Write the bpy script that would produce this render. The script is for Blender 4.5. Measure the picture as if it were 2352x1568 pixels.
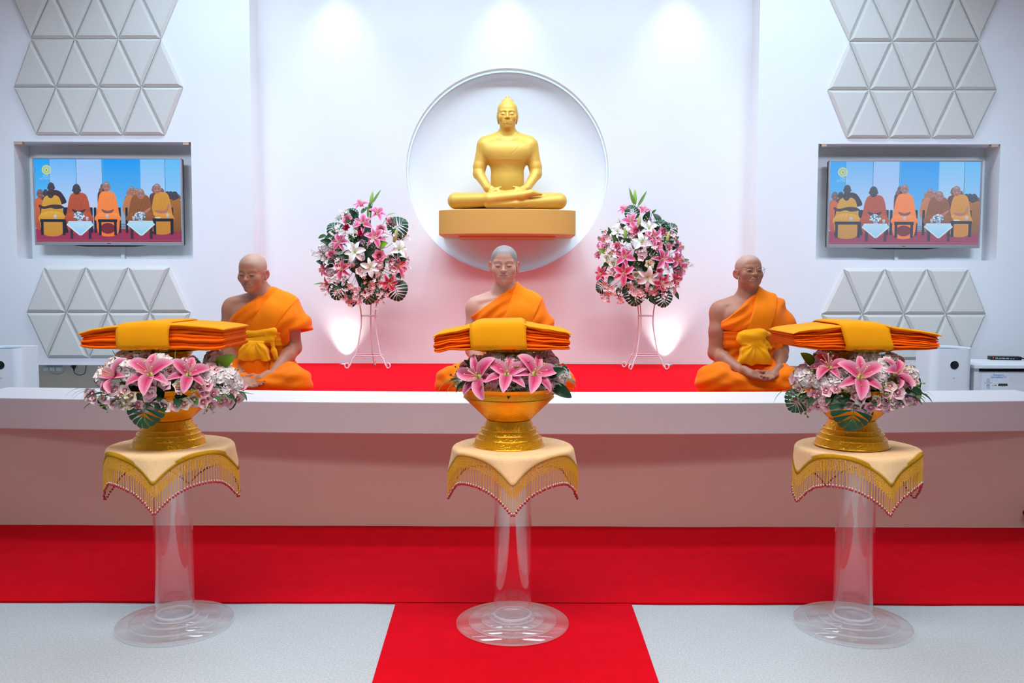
import bpy, bmesh, math, random
import numpy as np
from mathutils import Vector, Matrix
for _o in list(bpy.data.objects): bpy.data.objects.remove(_o)
SC = bpy.context.scene
COL = SC.collection
PI = math.pi
R = math.radians

# ------------------------------------------------------------------ camera
F = 2000.0                      # focal length in pixels of the 2352 px frame
PITCH, ROLL, CH = R(3.75), 0.0028, 1.2
cam_d = bpy.data.cameras.new('camera')
cam_d.sensor_width = 36.0
cam_d.lens = 36.0*F/2352.0
cam_d.clip_start = 0.05
cam = bpy.data.objects.new('camera', cam_d); COL.objects.link(cam)
cam.matrix_world = Matrix.Translation((0, 0, CH)) @ Matrix.Rotation(PI/2-PITCH, 4, 'X') @ Matrix.Rotation(ROLL, 4, 'Z')
SC.camera = cam

# ------------------------------------------------------------------ world, lights, exposure
vs = SC.view_settings
vs.view_transform = 'Standard'; vs.look = 'None'; vs.gamma = 1.0; vs.use_curve_mapping = False
vs.exposure = 0.0
SC.cycles.transparent_max_bounces = 32; SC.cycles.transmission_bounces = 12; SC.cycles.max_bounces = 12; SC.cycles.sample_clamp_indirect = 6.0
wd = bpy.data.worlds.new('world'); SC.world = wd; wd.use_nodes = True
wd.node_tree.nodes['Background'].inputs[0].default_value = (0.80, 0.88, 1.0, 1)
wd.node_tree.nodes['Background'].inputs[1].default_value = 0.09
def area(name, loc, sx, sy, power, col, rot=(0, 0, 0), spread=180):
    l = bpy.data.lights.new(name, 'AREA'); l.shape = 'RECTANGLE'; l.size = sx; l.size_y = sy
    l.energy = power; l.color = col; l.spread = R(spread)
    o = bpy.data.objects.new(name, l); COL.objects.link(o); o.location = loc; o.rotation_euler = rot
    return o
def spot(name, loc, rot, power, col, ang, blend=1.0, rad=0.04):
    l = bpy.data.lights.new(name, 'SPOT'); l.energy = power; l.color = col
    l.spot_size = R(ang); l.spot_blend = blend; l.shadow_soft_size = rad
    o = bpy.data.objects.new(name, l); COL.objects.link(o); o.location = loc; o.rotation_euler = rot
    return o
COOL = (0.66, 0.84, 1.0)
area('stage_ceiling_light', (0, 5.0, 3.66), 3.4, 0.30, 54, COOL, spread=140)
area('hall_ceiling_light', (0, 1.3, 3.66), 4.6, 0.8, 106, (1.0, 0.93, 0.88), spread=94)
area('stage_front_fill', (0, 3.5, 3.64), 3.6, 0.3, 20, (0.96, 0.97, 1.0), rot=(R(36), 0, 0), spread=80)  # added soft fill to brighten the fronts of the seated figures
area('wall_fill_light', (0, 5.8, 3.66), 5.6, 0.12, 52, (0.58, 0.82, 1.0), rot=(R(24), 0, 0), spread=160)  # added unseen strip that brightens the whole back wall
for _x in (-1.34, -0.04, 1.26):
    spot('wall_washer', (_x, 6.56, 3.66), (R(4), 0, 0), 19, (0.85, 0.93, 1.0), 74, 1.0, 0.04)
spot('statue_spot', (-0.04, 5.75, 3.64), (R(24), 0, 0), 34, (0.92, 0.96, 1.0), 46, 0.6, 0.03)
for _x in (-3.1, 3.1):
    area('wing_light', (_x, 3.3, 3.4), 1.4, 0.4, 14, (0.64, 0.80, 1.0), rot=(R(58), 0, 0), spread=70)
for _x in (-1.295, 1.195):
    spot('floor_uplight', (_x, 6.735, 0.60), (R(180-2), 0, 0), 17, (1.0, 0.97, 0.95), 84, 1.0, 0.03)

# ------------------------------------------------------------------ helpers
def lin(c):
    c = c/255.0
    return c/12.92 if c <= 0.04045 else ((c+0.055)/1.055)**2.4
def S(r, g, b): return (lin(r), lin(g), lin(b), 1.0)
def at(x, y, Y):
    """world point seen at photo pixel x, y on the plane of depth Y"""
    u, v = (x-1176)/F, -(y-784)/F
    u, v = u*math.cos(ROLL)-v*math.sin(ROLL), u*math.sin(ROLL)+v*math.cos(ROLL)
    a = PI/2-PITCH
    yw = v*math.cos(a)+math.sin(a); zw = v*math.sin(a)-math.cos(a)
    t = Y/yw
    return Vector((u*t, Y, CH+zw*t))
def atz(x, y, z):
    p = at(x, y, 1.0); t = (z-CH)/(p.z-CH)
    return Vector((p.x*t, t, z))

def nodes(m): return m.node_tree.nodes, m.node_tree.links
def mat(name, col=None, rough=0.6, metal=0.0, attr=False, bump=0.0, bscale=200.0, var=0.0, vscale=8.0, spec=0.5,
        trans=0.0, emit=None, estr=1.0, sheen=0.0, sss=0.0, ior=1.45, bdetail=4.0):
    m = bpy.data.materials.new(name); m.use_nodes = True
    N, L = nodes(m); b = N['Principled BSDF']
    b.inputs['Roughness'].default_value = rough; b.inputs['Metallic'].default_value = metal
    b.inputs['Specular IOR Level'].default_value = spec; b.inputs['IOR'].default_value = ior
    b.inputs['Transmission Weight'].default_value = trans
    b.inputs['Sheen Weight'].default_value = sheen
    if sss: b.inputs['Subsurface Weight'].default_value = sss; b.inputs['Subsurface Radius'].default_value = (0.012, 0.004, 0.002)
    src = None
    if attr:
        a = N.new('ShaderNodeAttribute'); a.attribute_name = 'Col'; src = a.outputs['Color']
    elif col: b.inputs['Base Color'].default_value = col
    tc = N.new('ShaderNodeTexCoord')
    if var:
        n = N.new('ShaderNodeTexNoise'); n.inputs['Scale'].default_value = vscale; n.inputs['Detail'].default_value = 5
        L.new(tc.outputs['Object'], n.inputs['Vector'])
        mr = N.new('ShaderNodeMapRange'); mr.inputs[1].default_value = 0.3; mr.inputs[2].default_value = 0.7
        mr.inputs[3].default_value = 1-var; mr.inputs[4].default_value = 1+var
        L.new(n.outputs['Fac'], mr.inputs[0])
        mx = N.new('ShaderNodeVectorMath'); mx.operation = 'SCALE'
        if src: L.new(src, mx.inputs[0])
        else: mx.inputs[0].default_value = col[:3]
        L.new(mr.outputs[0], mx.inputs['Scale']); src = mx.outputs[0]
    if src: L.new(src, b.inputs['Base Color'])
    if emit:
        b.inputs['Emission Color'].default_value = emit; b.inputs['Emission Strength'].default_value = estr
    if bump:
        n = N.new('ShaderNodeTexNoise'); n.inputs['Scale'].default_value = bscale; n.inputs['Detail'].default_value = bdetail
        L.new(tc.outputs['Object'], n.inputs['Vector'])
        bp = N.new('ShaderNodeBump'); bp.inputs['Strength'].default_value = bump; bp.inputs['Distance'].default_value = 0.002
        L.new(n.outputs['Fac'], bp.inputs['Height']); L.new(bp.outputs[0], b.inputs['Normal'])
    return m

M = {}
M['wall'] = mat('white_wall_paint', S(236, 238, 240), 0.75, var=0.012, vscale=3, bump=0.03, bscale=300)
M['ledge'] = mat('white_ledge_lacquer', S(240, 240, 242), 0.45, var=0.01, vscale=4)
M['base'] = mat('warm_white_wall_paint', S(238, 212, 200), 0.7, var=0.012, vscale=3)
M['recess'] = mat('beige_recess_paint', S(240, 226, 208), 0.8, var=0.03, vscale=5)
M['red'] = mat('red_carpet_felt', S(192, 3, 24), 0.95, var=0.06, vscale=14, bump=0.5, bscale=900, spec=0.08, sheen=0.0)
M['redstage'] = mat('red_stage_felt', S(232, 4, 28), 0.95, var=0.05, vscale=20, bump=0.4, bscale=700, spec=0.08)
M['grey'] = mat('pale_grey_loop_carpet', S(170, 179, 186), 0.95, var=0.14, vscale=150, bump=0.9, bscale=420, spec=0.05)
M['ceil'] = mat('ceiling_paint', S(240, 240, 240), 0.8, var=0.01)
M['pad'] = mat('acoustic_pad_fabric', S(214, 212, 206), 0.85, var=0.015, vscale=40, bump=0.12, bscale=900, spec=0.2)

def link(o, parent=None):
    COL.objects.link(o)
    if parent: o.parent = parent
    return o
def mesh_obj(name, v, f, m, parent=None, cols=None, smooth=False, loc=None):
    me = bpy.data.meshes.new(name); me.from_pydata([tuple(p) for p in v], [], [tuple(q) for q in f])
    if cols is not None:
        a = me.color_attributes.new('Col', 'FLOAT_COLOR', 'POINT')
        a.data.foreach_set('color', np.asarray([(c[0], c[1], c[2], 1.0) for c in cols], dtype=np.float32).ravel())
    if smooth: me.polygons.foreach_set('use_smooth', [True]*len(me.polygons))
    if m: me.materials.append(m)
    o = bpy.data.objects.new(name, me); link(o, parent)
    if loc is not None: o.location = loc
    return o
def tag(o, label=None, cat=None, group=None, kind=None):
    if label: o['label'] = label
    if cat: o['category'] = cat
    if group: o['group'] = group
    if kind: o['kind'] = kind
    return o
def thing(name, label, cat, loc=(0, 0, 0), rz=0.0, group=None):
    o = bpy.data.objects.new(name, None); COL.objects.link(o); o.empty_display_size = 0.05
    o.location = loc; o.rotation_euler = (0, 0, rz)
    return tag(o, label, cat, group)
class MB:
    """collects vertices, faces and colours of ONE mesh"""
    def __init__(s): s.v = []; s.f = []; s.c = []
    def put(s, v, f, c=None, M4=None):
        n = len(s.v)
        for i, p in enumerate(v):
            p = Vector(p)
            if M4 is not None: p = M4 @ p
            s.v.append(p)
            s.c.append((1, 1, 1) if c is None else (c[i] if isinstance(c, list) else c))
        s.f += [tuple(i+n for i in q) for q in f]
        return s
    def box(s, lo, hi, c=None):
        x0, y0, z0 = lo; x1, y1, z1 = hi
        return s.put([(x0, y0, z0), (x1, y0, z0), (x1, y1, z0), (x0, y1, z0), (x0, y0, z1), (x1, y0, z1), (x1, y1, z1), (x0, y1, z1)],
                     [(3, 2, 1, 0), (4, 5, 6, 7), (0, 1, 5, 4), (1, 2, 6, 5), (2, 3, 7, 6), (3, 0, 4, 7)], c)
    def lathe(s, prof, n=48, c=None, close=False, M4=None):
        v = []; f = []
        for r, z in prof:
            for k in range(n):
                a = 2*PI*k/n; v.append((r*math.cos(a), r*math.sin(a), z))
        m = len(prof)
        for j in range(m if close else m-1):
            for k in range(n):
                a = j*n+k; b = j*n+(k+1) % n; j2 = (j+1) % m
                f.append((a, b, j2*n+(k+1) % n, j2*n+k))
        return s.put(v, f, c, M4)
    def tube(s, pts, rad, n=8, c=None, cap=True, closed=False):
        pts = [Vector(p) for p in pts]; v = []; f = []
        m = len(pts); up = None
        for i, p in enumerate(pts):
            if closed: t = pts[(i+1) % m]-pts[i-1]
            else: t = pts[min(i+1, m-1)]-pts[max(i-1, 0)]
            t.normalize()
            if up is None:
                up = Vector((0, 0, 1)) if abs(t.z) < 0.9 else Vector((1, 0, 0))
            a = (up-t*up.dot(t)).normalized(); up = a; b = t.cross(a)
            r = rad[i] if isinstance(rad, (list, tuple)) else rad
            for k in range(n):
                q = 2*PI*k/n; v.append(p+a*(r*math.cos(q))+b*(r*math.sin(q)))
        for i in range(m if closed else m-1):
            i2 = (i+1) % m
            for k in range(n):
                f.append((i*n+k, i*n+(k+1) % n, i2*n+(k+1) % n, i2*n+k))
        if cap and not closed:
            f.append(tuple(range(n-1, -1, -1))); f.append(tuple((m-1)*n+k for k in range(n)))
        return s.put(v, f, c)
    def ball(s, p, r, nu=8, nv=6, c=None, sc=(1, 1, 1)):
        v = [(0, 0, -1)]; f = []
        for j in range(1, nv):
            b = -PI/2+PI*j/nv
            for k in range(nu):
                a = 2*PI*k/nu; v.append((math.cos(a)*math.cos(b), math.sin(a)*math.cos(b), math.sin(b)))
        v.append((0, 0, 1)); t = len(v)-1
        for k in range(nu): f.append((0, 1+(k+1) % nu, 1+k))
        for j in range(nv-2):
            for k in range(nu):
                a = 1+j*nu; f.append((a+k, a+(k+1) % nu, a+nu+(k+1) % nu, a+nu+k))
        a = 1+(nv-2)*nu
        for k in range(nu): f.append((a+k, a+(k+1) % nu, t))
        p = Vector(p)
        return s.put([Vector((q[0]*r*sc[0], q[1]*r*sc[1], q[2]*r*sc[2]))+p for q in v], f, c)
    def obj(s, name, m, parent=None, smooth=False, bevel=0, cols=False, loc=None, seg=2, angle=None):
        o = mesh_obj(name, s.v, s.f, m, parent, s.c if cols else None, smooth, loc)
        if bevel:
            b = o.modifiers.new('bevel', 'BEVEL'); b.width = bevel; b.segments = seg; b.limit_method = 'ANGLE'; b.angle_limit = R(40)
        if smooth and angle:
            o.data.set_sharp_from_angle(angle=R(angle))
        return o
def struct(o): o['kind'] = 'structure'; return o
rng = random.Random(7)
# ------------------------------------------------------------------ the room
YB, YW = 6.80, 6.60             # centre back wall, side wings
XL, XR = at(577, 300, YW).x, at(1740, 300, YW).x
ZC = 3.70
struct(MB().box((-5.2, -1.5, -0.05), (5.2, 7.2, 0.0)).obj('floor', M['grey']))
struct(MB().box((-5.2, -1.5, ZC), (5.2, 7.4, ZC+0.08)).obj('ceiling', M['ceil']))
struct(MB().box((-5.3, -1.5, 0), (-5.2, 7.2, ZC)).obj('wall_left', M['wall']))
struct(MB().box((5.2, -1.5, 0), (5.3, 7.2, ZC)).obj('wall_right', M['wall']))
# back wall with the round statue niche
NC = at(1165, 393, YB); NR = 230/F*YB; ND = 0.14
b = MB(); n = 128; x0, x1, z0, z1 = XL-0.02, XR+0.02, 0.0, ZC
angs = sorted([2*PI*k/n for k in range(n)]+[math.atan2(zz-NC.z, xx-NC.x) % (2*PI) for xx in (x0, x1) for zz in (z0, z1)])
vi = []; vo = []
for a in angs:
    ca, sa = math.cos(a), math.sin(a)
    vi.append((NC.x+NR*ca, YB, NC.z+NR*sa))
    t = min(((x1-NC.x)/ca if ca > 1e-9 else (x0-NC.x)/ca if ca < -1e-9 else 1e9), ((z1-NC.z)/sa if sa > 1e-9 else (z0-NC.z)/sa if sa < -1e-9 else 1e9))
    vo.append((NC.x+t*ca, YB, NC.z+t*sa))
m_ = len(angs)
b.put(vi+vo, [(k, (k+1) % m_, m_+(k+1) % m_, m_+k) for k in range(m_)])
wall_back = struct(b.obj('wall_back', M['wall']))
b = MB(); k_ = 128
b.put([(NC.x+NR*math.cos(2*PI*k/k_), YB+yy, NC.z+NR*math.sin(2*PI*k/k_)) for yy in (0, ND) for k in range(k_)],
      [(k, k_+k, k_+(k+1) % k_, (k+1) % k_) for k in range(k_)]+[tuple(range(2*k_-1, k_-1, -1))])
niche = b.obj('niche', M['wall'], wall_back)
M['led'] = mat('pale_blue_led_strip', S(190, 220, 255), .6, emit=(.56, .80, 1.0, 1), estr=.85)
b = MB(); b.put([(NC.x+(NR-.002)*math.cos(2*PI*k/k_), YB+yy, NC.z+(NR-.002)*math.sin(2*PI*k/k_)) for yy in (.075, .125) for k in range(k_)], [(k, k_+k, k_+(k+1) % k_, (k+1) % k_) for k in range(k_)]).obj('led_ring', M['led'], niche)

# side wings: boxed-out feature walls with a rectangular television niche, open under their lower edge
def wing(name, xa, xb, nx0, nx1, nz0, nz1, zb, side):
    d = 0.24; b = MB()
    b.box((xa, YW, zb), (nx0, YW+d, ZC)); b.box((nx1, YW, zb), (xb, YW+d, ZC))
    b.box((nx0, YW, nz1), (nx1, YW+d, ZC)); b.box((nx0, YW, zb), (nx1, YW+d, nz0))
    w = struct(b.obj(name, M['wall']))
    MB().box((nx0, YW+d-0.03, nz0), (nx1, YW+d, nz1)).obj('niche_back', M['wall'], w)
    return w
pl0, pl1 = at(31, 325, YW), at(444, 595, YW)
pr0, pr1 = at(1880, 330, YW), at(2288, 598, YW)
wing_l = wing('wall_back_left', -5.2, XL, pl0.x, pl1.x, pl1.z, pl0.z, at(160, 838, YW).z, -1)
wing_r = wing('wall_back_right', XR, 5.2, pr0.x, pr1.x, pr1.z, pr0.z, at(2105, 841, YW).z, 1)
struct(MB().box((-5.2, YW+0.26, 0), (XL, YW+0.34, 1.2)).obj('wall_recess_left', M['recess']))
struct(MB().box((XR, YW+0.26, 0), (5.2, YW+0.34, 1.2)).obj('wall_recess_right', M['recess']))

# acoustic pads -----------------------------------------------------------
def pad_mesh(tri, parent):
    c = sum((Vector(p) for p in tri), Vector())/3
    def inset(dist):
        out = []
        for i in range(3):
            p = Vector(tri[i]); a = (Vector(tri[i-1])-p).normalized(); q = (Vector(tri[(i+1) % 3])-p).normalized()
            bis = (a+q).normalized(); half = math.acos(max(-1, min(1, a.dot(q))))/2
            out.append(p+bis*(dist/math.sin(half)))
        return out
    v = [p+Vector((0, h, 0)) for ins, h in ((0.003, 0.0), (0.003, -0.010), (0.021, -0.028)) for p in inset(ins)]
    f = [(8, 7, 6)]
    for j in range(2):
        for k in range(3): f.append((j*3+k, j*3+(k+1) % 3, j*3+3+(k+1) % 3, j*3+3+k))
    o = mesh_obj('triangular_pad', v, f, M['pad'], parent)
    bm = bmesh.new(); bm.from_mesh(o.data); bmesh.ops.recalc_face_normals(bm, faces=bm.faces)
    bm.to_mesh(o.data); bm.free()
def pads(label, rows):
    t = thing('acoustic_panel', label, 'acoustic panel', (0, 0, 0))
    for (ya, xa), (yb, xb) in zip(rows[:-1], rows[1:]):
        A = [at(x, ya, YW) for x in xa]; B = [at(x, yb, YW) for x in xb]
        up = len(B) > len(A)
        for k in range(min(len(A), len(B))-1+1):
            if up:
                pad_mesh((A[k], B[k+1], B[k]), t)
                if k < len(A)-1: pad_mesh((A[k], A[k+1], B[k+1]), t)
            else:
                pad_mesh((A[k], A[k+1], B[k]), t)
                if k < len(B)-1: pad_mesh((B[k], A[k+1], B[k+1]), t)
    return t
pads('upper left cluster of triangular pads, above the left television', [(-20, (22, 121, 221, 319, 418)), (90, (72, 173, 273, 372)), (201, (32, 130, 228, 326, 422)), (311, (84, 183, 283, 380))])
pads('lower left cluster of triangular pads, under the left television', [(613, (102, 199, 296, 391)), (717, (61, 154, 250, 345, 439)), (821, (110, 206, 303, 400))])
pads('upper right cluster of triangular pads, above the right television', [(-15, (1898, 1997, 2097, 2196, 2297)), (96, (1949, 2048, 2147, 2247)), (207.5, (1899, 1995, 2093, 2191, 2289)), (318, (1943, 2040, 2138, 2236))])
pads('lower right cluster of triangular pads, under the right television', [(617, (1936, 2031, 2127, 2223)), (721, (1885, 1979, 2074, 2170, 2264)), (825, (1936, 2030, 2124, 2218))])

# stage, ledge and carpets --------------------------------------------------
ZS = 0.58
sl, sr = XL+0.06, XR-0.04
st = tag(MB().box((sl, 4.66, 0), (sr, YB-0.004, ZS-0.012)).obj('stage_platform', M['ledge']), 'low white stage platform carrying the red felt, in front of the back wall', 'stage')
b = MB(); nx, ny = 60, 30
tag(MB().box((sl, 4.66, ZS-0.011), (sr, YB-0.006, ZS)).obj('stage_carpet', M['redstage']), 'bright red felt covering the raised stage behind the white ledge', 'carpet')
# ledge: bowed white coping on a straight wall
ZL1, ZL0 = 0.643, 0.493
t = thing('low_wall', 'long low white wall with an overhanging bowed ledge before the stage', 'low wall', (0, 4.2, 0))
def slab(xw, n=40):
    fr = []; bk = []
    for k in range(n+1):
        q = -1+2*k/n; x = q*xw
        fr.append((x, 4.075+0.15*q*q)); bk.append((x, 4.50+0.15*q*q))
    return fr, bk
fr, bk = slab(2.70)
b = MB(); v = []; n = len(fr)
for z in (ZL0, ZL1):
    v += [(x, y-4.2, z) for x, y in fr]+[(x, y-4.2, z) for x, y in bk]
f = []
for k in range(n-1):
    f += [(k, n+k, n+k+1, k+1), (2*n+k, 2*n+k+1, 3*n+k+1, 3*n+k), (k, k+1, 2*n+k+1, 2*n+k), (n+k, 3*n+k, 3*n+k+1, n+k+1)]
f += [(0, 2*n, 3*n, n), (n-1, 2*n-1, 4*n-1, 3*n-1)]
b.put(v, f).obj('ledge', M['ledge'], t, bevel=0.004)
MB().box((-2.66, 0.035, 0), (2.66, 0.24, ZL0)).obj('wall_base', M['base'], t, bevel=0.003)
tag(MB().ball((atz(2354, 1200, 0.03).x-0.02, 4.2, 0.09), 0.018, 12, 8).obj('door_stop', mat('black_rubber', S(25, 25, 27), 0.5), smooth=True), 'tiny black rubber knob low on the white wall at the right', 'door stop')

def carpet(name, label, pts, z, m, cat='carpet'):
    """flat felt with softly uneven long edges"""
    b = MB(); n = 60; v = []
    (xa0, xa1, ya), (xb0, xb1, yb) = pts
    for j in range(13):
        s = j/12; y = ya+(yb-ya)*s; u0 = xa0+(xb0-xa0)*s; u1 = xa1+(xb1-xa1)*s
        for k in range(n+1):
            q = k/n; x = u0+(u1-u0)*q
            w = 0.0
            if j in (0, 12): w = 0.0022*math.sin(x*7+j)+0.0015*math.sin(x*19+2*j)
            v.append((x, y+w, z+0.0012*math.sin(x*5+y*3)*math.sin(y*8)+(0.0 if 0 < j < 12 else -0.001)))
    top = len(v)
    v += [(p[0], p[1], 0.0005) for p in v]
    f = []
    for j in range(12):
        for k in range(n):
            a = j*(n+1)+k; f.append((a, a+1, a+n+2, a+n+1))
    for k in range(n):
        f.append((k, top+k, top+k+1, k+1)); a = 12*(n+1)+k; f.append((a, a+1, top+a+1, top+a))
    for j in range(12):
        a = j*(n+1); f.append((a, a+n+1, top+a+n+1, top+a)); a += n; f.append((a, top+a, top+a+n+1, a+n+1))
    return tag(b.put(v, f).obj(name, m, smooth=False), label, cat)
yc = atz(1176, 1384, 0.006).y
carpet('carpet_strip', 'wide red carpet strip lying along the foot of the low wall', ((-3.4, 3.4, yc), (-3.4, 3.4, 4.232)), 0.009, M['red'])
ra, rb = atz(909, 1384, 0.005), atz(1450, 1385, 0.005)
slope = ((855-909)/(1568-1384), (1513-1450)/(1568-1384))
yn = 1.6
def xo(px): return px
A0, B0 = atz(855, 1566, 0.005), atz(1513, 1566, 0.005)
tt = (yn-ra.y)/(A0.y-ra.y)
carpet('carpet_runner', 'red carpet runner leading from the foreground to the red strip', ((ra.x+(A0.x-ra.x)*tt, rb.x+(B0.x-rb.x)*tt, yn), (ra.x, rb.x, ra.y-0.004)), 0.0065, M['red'])
# ------------------------------------------------------------------ smooth solids (distance fields turned into one continuous mesh)
def axis(*segs):
    """coordinates along one axis: (start, step), (start, step) ... (end,)"""
    out = []
    for (a, h), nxt in zip(segs[:-1], segs[1:]):
        n = max(1, int(round((nxt[0]-a)/h))); out += [a+(nxt[0]-a)*k/n for k in range(n)]
    out.append(segs[-1][0]); return np.array(out, dtype=np.float32)
class Solid:
    def __init__(s, x, y, z, big=0.1):
        s.x, s.y, s.z = x, y, z
        s.f = np.full((len(x), len(y), len(z)), big, dtype=np.float32)
    def copy(s):
        o = Solid.__new__(Solid); o.x, o.y, o.z = s.x, s.y, s.z; o.f = s.f.copy(); return o
    def blk(s, lo, hi):
        r = []
        for a, l, h in ((s.x, lo[0], hi[0]), (s.y, lo[1], hi[1]), (s.z, lo[2], hi[2])):
            i, j = np.searchsorted(a, l), np.searchsorted(a, h); r.append(slice(i, j))
        return tuple(r)
    def xyz(s, b=None):
        if b is None: b = (slice(None),)*3
        return s.x[b[0]][:, None, None], s.y[b[1]][None, :, None], s.z[b[2]][None, None, :]
    def comb(s, lo, hi, k, fn, sub=False):
        m = k+0.02
        b = s.blk([v-m for v in lo], [v+m for v in hi])
        if any(q.stop <= q.start for q in b): return s
        d = fn(*s.xyz(b)).astype(np.float32); a = s.f[b]
        if sub:
            d = -d; h = np.maximum(k-np.abs(a-d), 0)/max(k, 1e-6); s.f[b] = np.maximum(a, d)+h*h*k*0.25
        else:
            h = np.maximum(k-np.abs(a-d), 0)/max(k, 1e-6); s.f[b] = np.minimum(a, d)-h*h*k*0.25
        return s
    def ell(s, c, r, k=0.02, rot=None, sub=False):
        c = Vector(c); rr = max(r)
        A = np.array(rot.to_3x3().transposed() if rot is not None else Matrix.Identity(3), dtype=np.float32)
        if rot is None: lo = [c[i]-r[i] for i in range(3)]; hi = [c[i]+r[i] for i in range(3)]
        else: lo = [v-rr for v in c]; hi = [v+rr for v in c]
        def fn(X, Y, Z):
            X, Y, Z = X-c.x, Y-c.y, Z-c.z
            if rot is None: p = (X, Y, Z)
            else: p = tuple(A[i, 0]*X+A[i, 1]*Y+A[i, 2]*Z for i in range(3))
            k0 = np.sqrt((p[0]/r[0])**2+(p[1]/r[1])**2+(p[2]/r[2])**2)
            k1 = np.sqrt((p[0]/r[0]**2)**2+(p[1]/r[1]**2)**2+(p[2]/r[2]**2)**2)+1e-6
            return k0*(k0-1)/k1
        return s.comb(lo, hi, k, fn, sub)
    def cap(s, a, b, ra, rb=None, k=0.02, sub=False):
        a, b = Vector(a), Vector(b); rb = ra if rb is None else rb; m = max(ra, rb)
        lo = [min(a[i], b[i])-m for i in range(3)]; hi = [max(a[i], b[i])+m for i in range(3)]
        d = b-a; L2 = max(d.length_squared, 1e-9)
        def fn(X, Y, Z):
            X, Y, Z = X-a.x, Y-a.y, Z-a.z
            t = np.clip((X*d.x+Y*d.y+Z*d.z)/L2, 0, 1)
            return np.sqrt((X-t*d.x)**2+(Y-t*d.y)**2+(Z-t*d.z)**2)-(ra+(rb-ra)*t)
        return s.comb(lo, hi, k, fn, sub)
    def chain(s, pts, rads, k=0.02, sub=False):
        for i in range(len(pts)-1): s.cap(pts[i], pts[i+1], rads[i], rads[i+1], k, sub)
        return s
    def mesh(s):
        f = s.f; sg = f < 0; nx, ny, nz = f.shape
        cnt = np.zeros((nx-1, ny-1, nz-1), dtype=np.int8)
        for i in (0, 1):
            for j in (0, 1):
                for k in (0, 1): cnt += sg[i:nx-1+i, j:ny-1+j, k:nz-1+k]
        I, J, K = np.nonzero((cnt > 0) & (cnt < 8))
        ids = np.full(cnt.shape, -1, dtype=np.int64); ids[I, J, K] = np.arange(len(I))
        val = {(i, j, k): f[I+i, J+j, K+k] for i in (0, 1) for j in (0, 1) for k in (0, 1)}
        P = np.zeros((len(I), 3)); n = np.zeros(len(I))
        cs = [(i, j, k) for i in (0, 1) for j in (0, 1) for k in (0, 1)]
        for a in cs:
            for ax in range(3):
                if a[ax]: continue
                b = list(a); b[ax] = 1; b = tuple(b); va, vb = val[a], val[b]
                m = (va < 0) != (vb < 0); t = np.where(m, va/np.where(m, va-vb, 1), 0)
                for q in range(3):
                    P[:, q] += np.where(m, a[q]+(t if q == ax else 0), 0)
                n += m
        P /= n[:, None]
        V = np.empty_like(P)
        for q, (ar, id_) in enumerate(((s.x, I), (s.y, J), (s.z, K))):
            V[:, q] = ar[id_]+P[:, q]*(ar[id_+1]-ar[id_])
        Q = []
        for ax in range(3):
            sl0 = [slice(1, -1)]*3; sl1 = [slice(1, -1)]*3; sl0[ax] = slice(0, -1); sl1[ax] = slice(1, None)
            A_, B_ = sg[tuple(sl0)], sg[tuple(sl1)]
            E = np.argwhere(A_ != B_); st_ = A_[tuple(E.T)]
            E = E+1; E[:, ax] -= 1
            o1, o2 = [(1, 2), (2, 0), (0, 1)][ax]
            def cell(d1, d2):
                C = E.copy(); C[:, o1] += d1; C[:, o2] += d2; return ids[C[:, 0], C[:, 1], C[:, 2]]
            q = np.stack([cell(-1, -1), cell(0, -1), cell(0, 0), cell(-1, 0)], 1)
            q[~st_] = q[~st_][:, ::-1]; Q.append(q)
        Q = np.concatenate(Q); Q = Q[(Q >= 0).all(1)]
        return V, Q
def solid_obj(name, sd, m, parent=None, colfn=None):
    V, Q = sd.mesh()
    me = bpy.data.meshes.new(name)
    me.vertices.add(len(V)); me.vertices.foreach_set('co', V.astype(np.float32).ravel())
    me.loops.add(Q.size); me.loops.foreach_set('vertex_index', Q.astype(np.int32).ravel())
    me.polygons.add(len(Q)); me.polygons.foreach_set('loop_start', np.arange(0, Q.size, 4, dtype=np.int32))
    me.update(calc_edges=True); me.validate()
    me.polygons.foreach_set('use_smooth', [True]*len(me.polygons))
    if colfn is not None:
        c = np.ones((len(V), 4), dtype=np.float32); c[:, :3] = colfn(V)
        a = me.color_attributes.new('Col', 'FLOAT_COLOR', 'POINT'); a.data.foreach_set('color', c.ravel())
    me.materials.append(m)
    return link(bpy.data.objects.new(name, me), parent)

M['skin'] = mat('human_skin', attr=True, rough=0.42, spec=0.35, sss=0.12, bump=0.06, bscale=420)
M['robe'] = mat('orange_robe_cotton', S(252, 122, 2), 0.85, var=0.05, vscale=6, bump=0.25, bscale=500, spec=0.15, sheen=0.1)
M['strip'] = mat('orange_shoulder_cloth', S(254, 134, 2), 0.85, var=0.03, vscale=5, bump=0.2, bscale=500, spec=0.15, sheen=0.1)
M['sash'] = mat('yellow_sash_cotton', S(254, 170, 4), 0.8, var=0.04, vscale=7, bump=0.2, bscale=500, spec=0.2, sheen=0.1)
M['lash'] = mat('dark_lashes', S(70, 44, 38), 0.7)
M['statue'] = mat('satin_gold_paint', S(218, 174, 74), 0.42, metal=0.2, var=0.02, vscale=4, spec=0.5)
M['plinth'] = mat('ochre_gold_plinth_paint', S(212, 164, 84), 0.55, var=0.02, vscale=4, metal=0.1)

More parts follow.
